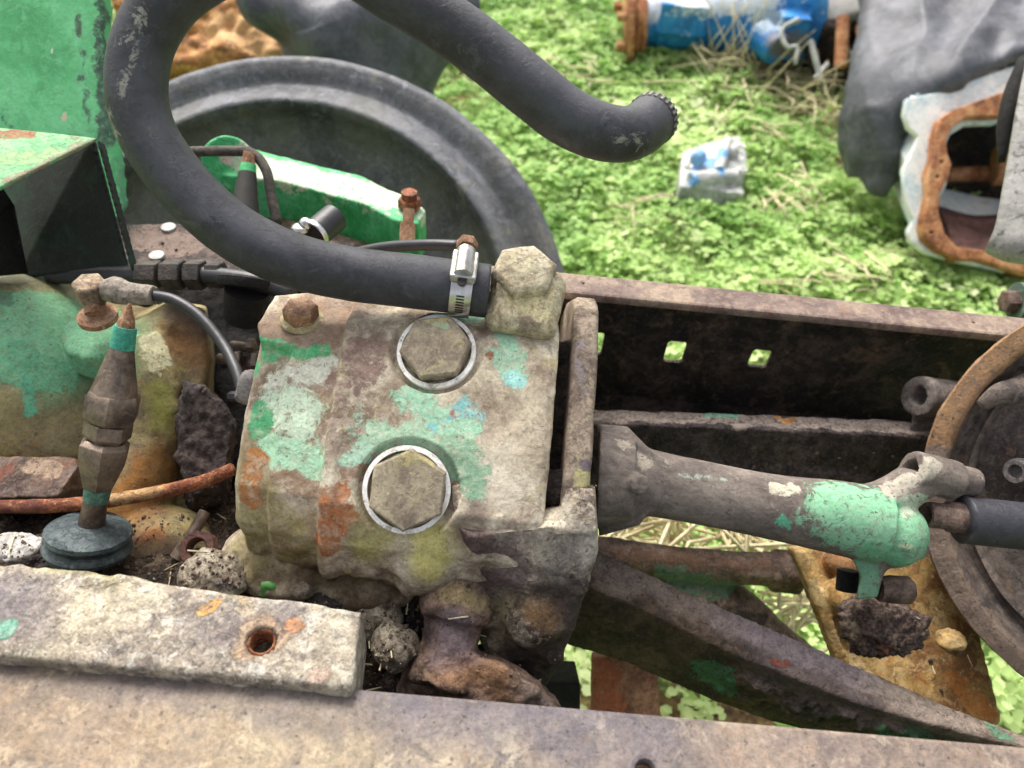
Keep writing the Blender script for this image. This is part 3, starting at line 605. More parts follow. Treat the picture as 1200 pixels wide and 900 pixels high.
# ================================================================ HOSE
hose = thing('rubber_hose', P(545, 335, .57), 'thick black rubber hose looping up from the pump inlet with a free end', 'hose')
HP = [(572, 341, .590), (540, 337, .588), (470, 328, .583), (400, 319, .575), (330, 300, .565), (262, 262, .556), (205, 205, .55), (170, 150, .545), (160, 95, .54), (176, 32, .535), (222, -22, .53), (300, -56, .53), (395, -48, .53), (472, -4, .532), (545, 43, .54), (612, 96, .548), (662, 135, .555), (700, 153, .56), (730, 158, .568), (750, 152, .58), (764, 140, .595)]
HR = [.0205] * 16 + [.0205, .0205, .0200, .0195, .0190]
bm = B(); sweep(bm, [P(*h) for h in HP], HR, 40, 9)
me = fin(bm); rough(me, [(14, .0010, 30, 'n'), (60, .0003, 31, 'n'), (120, .0012, 32, 'z')], (0, [(P(240, 255, .54), P(262, 285, .54), .006, .8), (P(350, 310, .55), P(362, 330, .55), .005, .8), (P(735, 160, .55), P(760, 165, .56), .010, .6)]))
SC = C('#8d8a80')
paint(me, [((140, 100), (150, 55), .008, SC, .62), ((150, 50), (165, 10), .009, SC, .62), ((132, 130), (140, 165), .006, SC, .6), ((735, 160), (755, 165), .010, SC, .55), ((180, 150), (181, 165), .003, C('#5c5148'), .7), ((240, 262), (255, 268), .004, C('#26242a'), .9), ((360, 320), None, .004, C('#26242a'), .9)], 20)
tint(me, [((175, 60), (170, 140), .012, C('#4a4a50'), .8), ((240, 250), (320, 295), .010, C('#4c4c52'), .8), ((400, 300), (500, 320), .008, C('#504f54'), .7), ((600, 70), (680, 130), .012, C('#46464c'), .7)], 21)
put('hose_body', me, m_hose, hose)
h0, h1 = P(764, 140, .595), P(750, 152, .58); ha = (h0 - h1).normalized()
bm = B(); lathe(bm, h0 - ha * .006, ha, [(.0196, 0), (.0202, .002), (.0202, .008), (.0185, .0095), (.0150, .0095), (.0150, -.01)], 36, cap=False)
e_ = put('end_collar', bm, m_slot, hose, ang=40)
bm = B(); A_, u_, v_ = basis(ha)
for k in range(26):
    an = k * 2 * math.pi / 26; dr = u_ * math.cos(an) + v_ * math.sin(an); c = h0 + dr * .0194 - ha * .0005
    box(bm, c, .0022, .0022, .0085, Matrix((dr.cross(ha), dr, ha)).transposed())
put('collar_teeth', bm, metal('dull_teeth', [C('#6c6964'), C('#98958e')], 90, off=37, metallic=.5), e_, smooth=False)
# clamp
k0, k1 = P(552, 340, .588), P(530, 337, .587); ka = (k1 - k0).normalized(); kc = (k0 + k1) / 2
clamp = put('hose_clamp', lathe(B(), kc - ka * .008, ka, [(.0208, 0), (.0216, 0), (.0219, .0008), (.0219, .015), (.0216, .016), (.0208, .016)], 64, cap=False), m_chrome, hose, ang=40)
A_, u_, v_ = basis(ka, -FW)
bm = B(); fr = (-FW * .75 + UP * .6).normalized(); fr = (fr - A_ * fr.dot(A_)).normalized(); tg = A_.cross(fr).normalized(); tg = tg if tg.dot(UP) > 0 else -tg
hc = kc + fr * .0235; Rm = Matrix((A_, tg, fr)).transposed()
if Rm.determinant() < 0: Rm = Matrix((-A_, tg, fr)).transposed()
box(bm, hc, .0195, .029, .0065, Rm); me = fin(bm, .0022, 3); bm = B(); bm.from_mesh(me); cyl(bm, hc - tg * .012 + fr * .001, hc + tg * .0150 + fr * .001, .0075, n=20)
put('worm_housing', fin(bm), m_chrome, clamp, ang=40)
bm = B(); cyl(bm, hc + tg * .014 + fr * .001, hc + tg * .019 + fr * .001, .0055, n=12); hexa(bm, hc + tg * .018 + fr * .001, tg, .0082, .0090, A_, 0, .15)
put('clamp_screw', fin(bm, .0004), m_rustpale, clamp, ang=30)
bm = B()
f2 = (fr * math.cos(-.85) + tg * math.sin(-.85)).normalized(); cyl(bm, kc + fr * .022 - tg * .0155, kc + fr * .0235 - tg * .0158, .0035, n=12)
for k in range(7):
    a_ = -1.05 - k * .11; dr = fr * math.cos(a_) + tg * math.sin(a_); box(bm, kc + dr * .0219, .006, .0011, .0006, Matrix((A_, dr.cross(A_), dr)).transposed())
put('band_slots', fin(bm), m_slot, clamp, smooth=False)

# ================================================================ BLOCK ON RAIL
bz = RAIL + .012
top = [P(-160, 645, z=bz), P(120, 671, z=bz), P(425, 715, z=bz), P(412, 806, z=bz), P(0, 768, z=bz), P(-160, 752, z=bz)]
bm = B(); prism(bm, top, -Z * .055)
me = cast(bm, .0022, 3)
rough(me, [(25, .0015, 40, 'n'), (80, .001, 41, 'n'), (170, .0006, 42, 'n'), (60, .004, 43, 'z')], (0, [(P(60, 670, z=bz), P(160, 680, z=bz), .01, 1), (P(0, 665, z=bz), None, .02, 1), (P(425, 760, z=bz), None, .01, .6)]))
hc_ = P(306, 750, z=bz); carve(me, hc_, Z, .0082, .028, .001)
paint(me, [(P(306, 750, z=bz), None, .014, C('#b09478'), 1.0), (P(345, 735, z=bz), None, .008, C('#b5825c'), .9), (P(235, 715, z=bz), P(250, 712, z=bz), .005, C('#c0904c'), .9), (P(5, 740, z=bz), None, .008, C('#6fa08a'), 1), (P(370, 790, z=bz), None, .01, C('#b39a88'), .8)], 30)
tint(me, [(P(320, 715, z=bz), P(270, 745, z=bz), .014, C('#736868'), 1), (P(235, 755, z=bz), P(225, 735, z=bz), .012, C('#7d7470'), .8), (P(40, 715, z=bz), P(10, 700, z=bz), .016, C('#736a6c'), 1.0), (P(60, 668, z=bz), P(130, 676, z=bz), .008, C('#a39c68'), .7), (P(150, 700, z=bz), P(60, 745, z=bz), .02, C('#c4b89c'), .6), (P(385, 740, z=bz), P(400, 790, z=bz), .016, C('#a89e8a'), .7), (P(270, 705, z=bz), P(280, 715, z=bz), .006, C('#b89c68'), .7)], 30)
blk = put('mounting_bar', me, m_block, None, label='chalky cream mounting bar with a threaded hole, lying along the near rail', cat='steel bar')
bm = B()
for k in range(5): lathe(bm, hc_ - Z * (.004 + k * .0035), Z, [(.0084, 0), (.0070, .0010), (.0084, .002)], 24, cap=False)
put('hole_thread', bm, m_rust, blk)

# ================================================================ GEARBOX HOUSING (left)
gb = thing('gearbox_housing', (-.40, .55, .36), 'rounded green gearbox housing with bare rusty side at the left edge', 'gearbox')
bm = B()
ball(bm, P(15, 475, .80), .150, (1.06, 1.0, .93), None, 4); ball(bm, P(-90, 450, .80), .13, (1.1, 1, .95), None, 4)
cyl(bm, P(120, 400, .77), P(120, 400, .77) - Z * .3, .06, n=40)
loft(bm, [[P(158, 378, .705), P(200, 352, .71), P(240, 362, .72), P(246, 420, .72), P(236, 500, .71), P(226, 600, .71), P(230, 720, .72), P(120, 720, .70), P(130, 560, .68), P(150, 450, .68)],
          [P(158, 368, .82), P(200, 348, .82), P(244, 358, .82), P(256, 420, .82), P(256, 500, .82), P(246, 600, .82), P(240, 720, .82), P(120, 720, .80), P(130, 560, .80), P(150, 450, .80)]])
sweep(bm, [P(176, 395, .708), P(184, 450, .704), P(182, 520, .702), P(155, 600, .700)], [.018, .024, .028, .034], 14, 4)
ball(bm, P(185, 650, .69), .045, (1.3, 1, 1)); lathe(bm, P(112, 388, .70), Z * .9 - Y * .2, [(.034, -.03), (.030, 0), (.02, .003)], 28)
me = rough(cast(bm, .0026, 4), [(14, .002, 50, 'n'), (60, .0008, 51, 'n'), (120, .0006, 52, 'n'), (60, .010, 53, 'z')], (0, [(P(235, 420, .70), P(215, 500, .69), .022, .5), (P(150, 700, .69), P(220, 660, .69), .03, .6), (P(205, 372, .7), P(235, 390, .7), .02, .5)]))
G3 = C('#7ab48a')
paint(me, [((40, 375), (95, 395), .040, G3, 1.15), ((20, 415), (90, 425), .026, C('#68a880'), 1.1), ((34, 440), (35, 478), .0045, C('#58ac88'), 1.3), ((135, 395), (130, 430), .012, C('#5f9a7e'), .8), ((0, 350), (30, 360), .02, C('#5c8a6c'), .8),
 ((180, 400), (184, 425), .012, C('#c2bd98'), 1.0)], 40)
tint(me, [((60, 385), (95, 400), .045, C('#6aa678'), 1.3), ((10, 400), (60, 430), .03, C('#649a70'), 1.2), ((0, 325), (120, 335), .018, C('#6c7058'), 1.0), ((185, 460), (190, 490), .014, C('#8f8e44'), 1.1), ((200, 400), (235, 420), .018, C('#7a5230'), 1.1), ((210, 365), (240, 380), .02, C('#40342e'), 1.1), ((0, 480), (140, 470), .024, C('#7c7450'), .9), ((60, 510), (130, 500), .016, C('#a89f7c'), .9), ((165, 555), (150, 590), .02, C('#a56c2c'), 1.1), ((190, 540), (180, 600), .018, C('#6c4c2c'), 1), ((180, 625), None, .012, C('#b5692c'), 1.1), ((185, 665), (150, 640), .024, C('#625044'), 1.0), ((240, 520), (230, 460), .02, C('#44352c'), 1.0)], 41)
put('casing', me, m_house, gb)
# vent fitting on top: nut, stud, crimp
bm = B(); lathe(bm, P(114, 370, .672), Z, [(.0165, -.004), (.0165, .001), (.014, .002)], 32); put('seat_washer', fin(bm), m_rustpale, gb, ang=40)
bm = B(); cyl(bm, P(112, 368, .665), P(111, 352, .667), .0085, n=20); put('stud', bm, m_rustpale, gb, ang=40)
bm = B(); a0 = P(111, 350, .669); hexa(bm, a0, Z, .0140, .019, X, .3, .12); put('banjo_nut', rough(cast(bm, .001, 2), [(90, .0006, 55, 'n')]), metal('worn_brass', [C('#6d5a4a'), C('#93806c'), C('#ab987f')], 60, [C('#8a5a3c')], off=38, metallic=.2), gb)
bm = B(); sweep(bm, [P(124, 341, .665), P(135, 340, .66), P(150, 344, .66), P(181, 346, .658)], [.009, .012, .0100, .0085], 10, 4)
put('crimp_sleeve', rough(cast(bm, .001, 1), [(90, .0008, 56, 'n')]), metal('grey_crimp', [C('#776c62'), C('#9c9184')], 60, off=39), gb)
# cable
bm = B(); sweep(bm, [P(178, 346, .658), P(205, 352, .655), P(235, 372, .65), P(262, 405, .64), P(277, 435, .625), P(284, 458, .615)], .0048, 12, 6)
put('sensor_cable', bm, m_blackhose, label='thin black cable curving from the gearbox nut down to the pump side', cat='cable')
bm = B(); lathe(bm, P(280, 470, .615), UP, [(.006, 0), (.009, .002), (.009, .006), (.006, .008)], 20); cyl(bm, P(283, 455, .615), P(290, 470, .61), .005)
put('cable_grommet', bm, m_blackhose, bpy.data.objects['sensor_cable'], ang=40)
# black hydraulic line with hex fittings
hl = thing('hydraulic_line', P(200, 322, .72), 'black hydraulic line with hex couplings running under the rubber hose', 'hydraulic line')
bm = B(); sweep(bm, [P(60, 323, .76), P(110, 322, .74), P(160, 322, .72), P(230, 322, .71), P(300, 330, .70), P(345, 345, .70)], .0085, 14, 5); put('pipe', bm, m_blackhose, hl)
for (x0, x1, r) in ((165, 188, .0135), (194, 216, .0145), (222, 240, .0145), (246, 262, .013)):
    bm = B(); a_, b_ = P(x0, 322, .712), P(x1, 322, .71); hexa(bm, a_, b_ - a_, r, (b_ - a_).length, Z, .2, .08); put('coupling_nut', fin(bm, .0006), metal('black_nut', [C('#2a2523'), C('#3c3531'), C('#4f4740')], 40, off=62, ro=(.4, .6)) if r == .0135 else bpy.data.materials['black_nut'], hl, ang=30)
bm = B(); lathe(bm, P(288, 338, .70), (UP + RT * .1), [(.024, 0), (.026, .004), (.026, .008), (.022, .010)], 28); cyl(bm, P(288, 370, .72), P(290, 338, .70), .02); put('socket', bm, m_black, hl, ang=40)

# ================================================================ PRESSURE FITTING (left, standing on disc)
pf = thing('pressure_fitting', P(105, 675, .63), 'tall brown threaded fitting with green rings and pointed rusty tip standing on a grey disc', 'fitting')
T0, T1 = P(152, 356, .575), P(106, 622, .612); av = (T1 - T0); AL = av.length; an_ = av.normalized()
def fa_(t): return T0 + av * t
def seg(name, t0, t1, r0, r1, m, n=24, extra=None, ph=0, label=None):
    bm = B(); pr = extra or [(r0, 0), (r1, (t1 - t0) * AL)]; lathe(bm, fa_(t0), an_, pr, n, X, True, ph)
    me = fin(bm, .0006 if n < 12 else 0); 
    return put(name, me, m, pf, ang=35, label=label)
W_ = M(1, .60)
seg('tip', 0, .09, .001, 9.5 * W_, m_rustpale, 8, [(.0012, 0), (9.5 * W_, .07 * AL), (10.5 * W_, .10 * AL)])
seg('green_ring', .095, .185, 12 * W_, 13.5 * W_, metal('teal_paint', [C('#3a8f78'), C('#4fa088'), C('#5aa890')], 40, [C('#7a6a58')], 120, .68, .15, off=41), 24)
seg('taper', .185, .375, 13 * W_, 27 * W_, m_steelbr, 24, [(13 * W_, 0), (14 * W_, .02 * AL), (21 * W_, .13 * AL), (25 * W_, .19 * AL)])
seg('upper_nut', .375, .50, 31 * W_, 31 * W_, m_steelbr, 6, [(28 * W_, 0), (31 * W_, .02 * AL), (31 * W_, .10 * AL), (28 * W_, .125 * AL)], .2)
seg('middle_nut', .50, .585, 27 * W_, 27 * W_, m_steelbr, 6, [(21 * W_, 0), (26 * W_, .008 * AL), (26 * W_, .065 * AL), (21 * W_, .085 * AL)], .5)
seg('lower_nut', .585, .80, 30 * W_, 17 * W_, m_steelbr, 6, [(23 * W_, 0), (29 * W_, .02 * AL), (28 * W_, .09 * AL), (17 * W_, .215 * AL)], .15)
seg('green_ring', .80, .86, 15 * W_, 14 * W_, metal('dull_green_ring', [C('#4a6a5c'), C('#5f8a74')], 60, off=42), 20)
seg('stem', .86, .97, 13 * W_, 15 * W_, m_steelbr, 20)
dc = P(104, 618, .610); da = (Z + Y * .52 + X * .12).normalized()
bm = B(); lathe(bm, dc, -da, [(14 * W_, -.0035), (24 * W_, -.001), (42 * W_, .0005), (47 * W_, .003), (48 * W_, .0065), (44 * W_, .0095), (43 * W_, .012), (47 * W_, .014), (49 * W_, .017), (47 * W_, .021), (30 * W_, .023)], 64)
put('disc', fin(bm), metal('blue_grey_disc', [C('#2f373b'), C('#434d50'), C('#56625f')], 40, [C('#66756c')], 90, .62, .15, off=43, ro=(.4, .6)), pf, ang=40)
bm = B(); cyl(bm, P(103, 640, .63), P(101, 690, .64), .0125, n=20); put('base_stud', bm, m_black, pf, ang=40)
# rusty pipe
bm = B(); sweep(bm, [P(-60, 596, .625), P(0, 594, .625), P(60, 593, .625), P(120, 588, .635), P(180, 578, .645), P(235, 565, .645), P(272, 550, .64)], .0056, 14, 6)
me = rough(fin(bm), [(90, .0009, 61, 'n')]); paint(me, [((130, 586), (180, 577), .008, C('#c09c6c'), .9), ((0, 594), (40, 594), .01, C('#5c2f28'), .8)], 44)
put('rusty_pipe', me, m_rust, label='thin rusty pipe passing behind the brown fitting to the pump', cat='pipe')
# ledge casting at left under dome
bm = B(); prism(bm, [P(-60, 532, .66), P(86, 535, .66), P(92, 545, .65), P(66, 583, .635), P(-60, 586, .635)], -Z * .05 + Y * .02)
me = rough(cast(bm, .0022, 3), [(40, .003, 62, 'n'), (120, .001, 63, 'n')]); paint(me, [((40, 545), (60, 550), .012, C('#a88f78'), .9), ((5, 555), None, .01, C('#7a4a3a'), .8)], 45)
put('casting_ledge', me, m_brown, gb)
# oily floor of the engine bay: sump tray
bm = B(); sheet(bm, [[P(-120, 560, z=.42), P(80, 560, z=.42), P(260, 560, z=.42), P(330, 560, z=.44), P(560, 620, z=.40)], [P(-120, 640, z=.50), P(80, 640, z=.49), P(240, 650, z=.50), P(400, 690, z=.49), P(480, 700, z=.45)], [P(-120, 760, z=.52), P(80, 760, z=.52), P(240, 760, z=.53), P(420, 790, z=.49), P(490, 800, z=.44)], [P(-120, 900, z=.5), P(80, 900, z=.5), P(240, 900, z=.5), P(420, 900, z=.46), P(560, 900, z=.42)]], 20, 20, .01, .012, 40, 5)
put('sump_tray', rough(fin(bm), [(90, .004, 64, 'n'), (200, .002, 65, 'n')]), metal('caked_sump', [C('#2a221c'), C('#4a3c30'), C('#6e5c48')], 60, [C('#8f7c60'), C('#1a1613')], 130, .57, .4, bump=.004, off=44), label='sump tray caked with oily dirt under the pump', cat='sump tray')
# side wall of the engine behind (dark)
eb = thing('engine_block', P(200, 300, .95) - Z * .3, 'dark oily engine block behind the pump, brown flat top', 'engine block')
zt = P(200, 290, .86).z
bm = B(); prism(bm, [P(90, 322, z=zt), P(120, 262, z=zt), P(262, 262, z=zt), P(420, 285, z=zt), P(420, 330, z=zt)], -Z * .22)
me = rough(cast(bm, .004, 3), [(30, .003, 66, 'n'), (100, .0012, 67, 'n')]); paint(me, [(P(215, 290, z=zt), P(170, 280, z=zt), .03, C('#7d6a5e'), .9)], 46)
put('block_casting', me, metal('block_top', [C('#2b2422'), C('#463b36'), C('#6b5a50')], 25, [C('#1b1716')], 60, .6, .3, off=45), eb)
for (px, py) in ((198, 268), (184, 301)):
    bm = B(); lathe(bm, P(px, py, z=zt + .001), Z, [(.008, 0), (.008, .003), (.005, .004)], 20); put('chalk_washer', bm, m_alu, eb, ang=40)
for k, (px, py, r) in enumerate(((285, 405, .005), (292, 425, .008), (270, 420, .005))):
    bm = B(); cyl(bm, P(px - 12, py, .74), P(px + 12, py + 3, .72), r, n=14); hexa(bm, P(px + 6, py, .72), RT, r * 1.5, .006, Z); put('stud', bm, m_steelbr, eb, ang=35)
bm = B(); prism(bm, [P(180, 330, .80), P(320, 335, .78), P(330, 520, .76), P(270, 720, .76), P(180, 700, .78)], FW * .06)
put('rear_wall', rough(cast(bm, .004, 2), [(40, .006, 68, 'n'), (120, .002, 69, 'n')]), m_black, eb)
bm = B(); loft(bm, [[P(215, 445, .67), P(258, 470, .66), P(275, 500, .66), P(262, 560, .66), P(225, 585, .67), P(205, 540, .67)], [P(215, 445, .76), P(258, 470, .76), P(275, 500, .76), P(262, 600, .76), P(225, 620, .76), P(205, 540, .76)]])
put('dirt_cake', tint(rough(cast(bm, .002, 2), [(40, .008, 70, 'n'), (110, .005, 71, 'n')]), [((240, 480), (235, 560), .02, C('#5a4c44'), .6)], 3), m_crust, eb)

# ================================================================ debris by the pump
def lump(name, px, py, d, r, m, label, cat_, s=(1, 1, 1), seed=0, patches=None, vox=.0016, amp=1):
    bm = B(); ball(bm, P(px, py, d), M(r, d), s); me = cast(bm, vox, 0); rough(me, [(30, .006 * amp, seed, 'n'), (80, .004 * amp, seed + 1, 'n'), (180, .0015 * amp, seed + 2, 'n')])
    if patches: paint(me, patches, seed)
    return put(name, me, m, label=label, cat=cat_, group={'stone': 'loose stones and flakes', 'dirt clod': 'dirt clods'}[cat_])
lump('stone', 252, 676, .60, 34, m_stone, 'crumbly brown stone beside the rusty nut, under the pump', 'stone', (1.2, 1, .8), 80, [(P(262, 680, .58), None, .01, C('#6c6264'), .9)])
lump('stone', 460, 758, .585, 27, m_stone, 'small pitted white stone right of the mounting bar end', 'stone', (1, 1, 1), 83)
lump('stone', 352, 690, .60, 13, m_stone, 'white chip of stone right of the green scrap', 'stone', (1, 1, 1), 86)
lump('stone', 20, 640, .60, 24, metal('white_flake', [C('#a8a29a'), C('#cfcac4')], 60, off=46), 'pale grey flake of dirt left of the grey disc', 'stone', (1.2, 1, .5), 88)
lump('dirt_clod', 440, 725, .61, 26, m_stone, 'yellow-brown dirt clod under the pump bottom', 'dirt clod', (1, 1, .9), 90)
lump('dirt_clod', 390, 700, .62, 30, m_crust, 'dark dirt clod above the mounting bar end', 'dirt clod', (1.3, 1, .8), 92)
lump('dirt_clod', 455, 800, .64, 34, m_crust, 'oily black dirt clod between bar end and outlet elbow', 'dirt clod', (1, 1, 1), 94)
lump('dirt_clod', 486, 722, .645, 40, m_dirt, 'oily black clod packed between pump bottom and outlet collar', 'dirt clod', (1, 1, 1.2), 98)
lump('dirt_clod', 575, 800, .65, 44, m_dirt, 'large black clod behind the outlet elbow', 'dirt clod', (1, 1, 1), 104)
lump('dirt_clod', 60, 655, .64, 34, m_crust, 'dark dirt clod left of the fitting stud', 'dirt clod', (1.4, 1, .8), 96)
bm = B(); c = P(315, 687, .61)
sheet(bm, [[P(300, 680, .60), P(314, 675, .604), P(333, 681, .600)], [P(300, 688, .602), P(317, 686, .597), P(332, 690, .603)], [P(304, 698, .603), P(317, 696, .606), P(329, 700, .602)]], 5, 5, .0012, .003, 120, 2)
put('plastic_scrap', bm, plain('green_plastic', C('#6fb060'), .4), label='scrap of bright green plastic in the dirt under the pump', cat='plastic scrap')
nut = B(); c = P(237, 645, .625); ax = (-FW + UP * .4).normalized(); A_, u_, v_ = basis(ax)
r_ = M(21, .625)
rings = [[c + A_ * h + (u_ * math.cos(q * math.pi / 12) + v_ * math.sin(q * math.pi / 12)) * (rr * (1 if hx == 0 else .93 + .07 * abs(math.cos(q * math.pi / 12 * 3)))) for q in range(24)] for rr, h, hx in ((r_ * .55, 0, 0), (r_, 0, 1), (r_, .011, 1), (r_ * .92, .013, 0), (r_ * .58, .013, 0), (r_ * .52, .011, 0), (r_ * .52, 0, 0))]
loft(nut, rings, cap=False); put('rusty_nut', fin(nut), metal('dark_red_rust', [C('#4a302a'), C('#6e4a40')], 60, off=47), label='rusty hollow nut lying in the dirt left of the pump', cat='nut', ang=40)
st = thing('loose_bolt', P(222, 640, .65), 'small dark stud leaning in the dirt behind the rusty nut', 'bolt')
bm = B(); cyl(bm, P(240, 600, .66), P(212, 650, .64), .005, n=12); put('shank', bm, m_steelbr, st, ang=40); bm = B(); cyl(bm, P(218, 640, .643), P(208, 655, .64), .007, n=12); put('head', bm, m_chrome if False else m_steelbr, st, ang=40)

# ================================================================ SHAFT TUBE
sh = thing('drive_tube', P(760, 620, .62), 'tubular drive housing with mint green painted forked end, bolted to the pump', 'drive tube')
bm = B()
loft(bm, [[P(700, 497, .64), P(735, 500, .64), P(765, 530, .62), P(768, 585, .61), P(750, 615, .62), P(702, 628, .63)], [P(700, 497, .70), P(735, 500, .70), P(765, 530, .69), P(768, 585, .69), P(750, 615, .69), P(702, 628, .69)]])
cyl(bm, P(700, 560, .635), P(742, 563, .632), .040, .034)
hexa(bm, P(745, 566, .605), (-FW + RT * .2), .009, .012)
sweep(bm, [P(730, 560, .64), P(800, 573, .635), P(900, 593, .63), P(980, 606, .628), P(1030, 617, .628)], [.029, .0265, .0265, .030, .031], 28, 4)
ball(bm, P(1045, 625, .63), .028)
sweep(bm, [P(990, 603, .63), P(1035, 588, .63), P(1068, 568, .63), P(1085, 556, .63)], [.022, .018, .017, .018], 16, 4)
a_, b_ = P(1069, 551, .625), P(1118, 563, .635); cyl(bm, a_, b_, .0165, .0165)
cyl(bm, P(1060, 605, .63), P(1072, 650, .635), .012)
loft(bm, [[P(995, 645, .62), P(1060, 648, .62), P(1036, 672, .62), P(1028, 700, .62), P(1003, 703, .62), P(1008, 675, .62)], [P(995, 645, .65), P(1060, 648, .65), P(1036, 672, .65), P(1028, 700, .65), P(1003, 703, .65), P(1008, 675, .65)]])
me = cast(bm, .0019, 5); rough(me, [(30, .0004, 100, 'n'), (110, .0002, 101, 'n')]); carve(me, P(1070, 551, .6265), (a_ - b_).normalized(), .0072, .02, .001)
paint(me, [((992, 600), (1075, 628), .0275, C('#7eb68e'), 1.1), ((1020, 645), (1060, 650), .016, C('#68a880'), 1.0), ((1050, 620), (1065, 640), .012, C('#b4c49c'), 1.1), ((1080, 590), (1060, 600), .012, C('#a6b49a'), .9), ((1015, 690), (1020, 660), .012, C('#6a9a78'), 1.1),
 ((930, 575), (905, 573), .007, C('#b9b39c'), .9), ((735, 520), (750, 540), .01, C('#a39887'), .8), ((1045, 575), (1090, 545), .012, C('#a59e8e'), .9), ((920, 612), None, .007, C('#5fae88'), 1), ((800, 555), (850, 565), .007, C('#97a392'), .6), ((1000, 585), None, .009, C('#9fd0b4'), .8)], 60)
m_tube = metal('tube_steel', [C('#544a44'), C('#6c625a'), C('#857a6f')], 20, [C('#4c423d'), C('#988e7e')], 60, .62, .16, bump=.0006, off=48, stretch=(.4, 1, 1), blot=.35)
put('tube_housing', me, m_tube, sh)
bm = B(); lathe(bm, P(1112, 561, .636), (P(1145, 566, .642) - P(1112, 561, .636)), [(.0125, 0), (.0128, .018), (.012, .024), (.008, .0265)], 24); me = rough(fin(bm), [(60, .0006, 102, 'n')]); paint(me, [((1125, 548), None, .008, C('#a5664c'), .9)], 61); put('upper_pin', me, m_tube, sh, ang=50)
bm = B(); lathe(bm, P(1030, 690, .635), RT - UP * .05, [(.010, 0), (.0105, .004), (.0115, .008), (.0115, .024), (.009, .027)], 20); put('lower_pin', rough(fin(bm), [(60, .0008, 103, 'n')]), m_brown, sh, ang=50)
bm = B(); cyl(bm, P(994, 668, .66), P(992, 692, .66), .009); put('fork_tip', bm, m_black, sh, ang=50)

# ================================================================ FAR LINK BAR
lb = thing('link_bar', P(900, 590, .78), 'long dark crusted link bar with pale top edge and eyelet end, beside the far rail', 'link bar')
bm = B()
tf = [P(690, 479, .80), P(820, 483, .80), P(960, 488, .80), P(1095, 494, .80)]
tn = [P(690, 496, .78), P(820, 500, .78), P(960, 506, .78), P(1092, 512, .78)]
bn = [P(690, 560, .82), P(820, 580, .83), P(960, 592, .84), P(1092, 600, .84)]
bf_ = [P(690, 545, .88), P(820, 560, .89), P(960, 575, .89), P(1095, 580, .89)]
loft(bm, [[a_, b_, c_, d_] for a_, b_, c_, d_ in zip(tf, tn, bn, bf_)])
me = cast(bm, .0024, 1); rough(me, [(40, .0007, 110, 'n'), (35, .011, 111, 'z'), (90, .006, 113, 'z'), (160, .002, 112, 'z')], (.0, [(P(700, 553, .81), P(1080, 578, .83), .028, 1)]))
paint(me, [((700, 487), (1092, 502), .0085, C('#a39488'), 1.3), ((835, 489), (865, 491), .008, C('#86b49a'), 1.35), ((915, 492), (930, 493), .006, C('#c08a50'), 1.35), ((730, 550), (810, 550), .02, C('#5c4e3e'), .8)], 70)
put('bar', me, m_crust, lb)
bm = B(); a_, b_ = P(1076, 464, .775), P(1125, 470, .80); cyl(bm, a_, b_, .0205, .0205, 28); loft(bm, [[P(1070, 485, .78), P(1100, 490, .78), P(1100, 515, .79), P(1065, 512, .79)], [P(1070, 485, .82), P(1100, 490, .82), P(1100, 515, .82), P(1065, 512, .82)]])
me = cast(bm, .0018, 3); carve(me, P(1078, 464, .776), (a_ - b_).normalized(), .009, .02, .001); rough(me, [(60, .001, 113, 'n')]); put('eyelet', me, metal('eyelet_grey', [C('#544b47'), C('#6e6560'), C('#857a72')], 40, off=49), lb)

# ================================================================ DIAGONAL ARM
bm = B()
S4 = [((688, 640, .66), (672, 680, .635), (655, 752, .65), (670, 730, .71)), ((760, 672, .66), (750, 712, .635), (738, 778, .65), (750, 750, .71)), ((860, 718, .65), (850, 762, .63), (838, 822, .65), (850, 800, .70)), ((930, 748, .645), (920, 790, .622), (905, 846, .64), (915, 830, .69)), ((1030, 792, .635), (1010, 826, .615), (1000, 868, .63), (1010, 850, .68)), ((1120, 832, .62), (1105, 852, .605), (1095, 882, .62), (1105, 870, .66)), ((1215, 868, .61), (1205, 878, .60), (1200, 892, .61), (1210, 885, .63)), ((1300, 905, .61), (1295, 910, .60), (1290, 920, .61), (1300, 915, .63))]
S4 = [(a_, b_, (c_[0], c_[1], b_[2] + .75 * (c_[1] - b_[1]) * b_[2] / FPX), (d_[0], d_[1], b_[2] + .09)) for a_, b_, c_, d_ in S4]
loft(bm, [[P(*q_) for q_ in s] for s in S4])
me = cast(bm, .0018, 0)
rough(me, [(40, .0008, 120, 'n'), (120, .0005, 121, 'n'), (50, .004, 122, 'z'), (120, .005, 124, 'z'), (220, .003, 125, 'z')], (.0, [(P(860, 808, .64), P(1060, 868, .625), .022, 1)]))
tint(me, [((700, 660), (850, 728), .012, C('#8a7a6e'), 1.2), ((850, 728), (1010, 795), .014, C('#85787a'), 1.25), ((1010, 800), (1190, 864), .010, C('#948578'), 1.25), ((900, 790), (1050, 850), .02, C('#4a4040'), .8)], 80)
paint(me, [((835, 790), (845, 800), .016, C('#3f6a4c'), .95), ((1040, 858), (1100, 872), .01, C('#345a3e'), .9), ((1185, 866), (1165, 858), .005, C('#5f8f70'), 1.2), ((910, 770), (925, 775), .003, C('#7a3c30'), 1.3)], 80)
put('steering_arm', me, metal('arm_dark', [C('#2a221b'), C('#413529'), C('#5a4a3b')], 26, [C('#6a5040'), C('#2c2622')], 60, .6, .3, bump=.002, off=50), label='dark forged arm running diagonally from under the pump to the lower right', cat='arm')

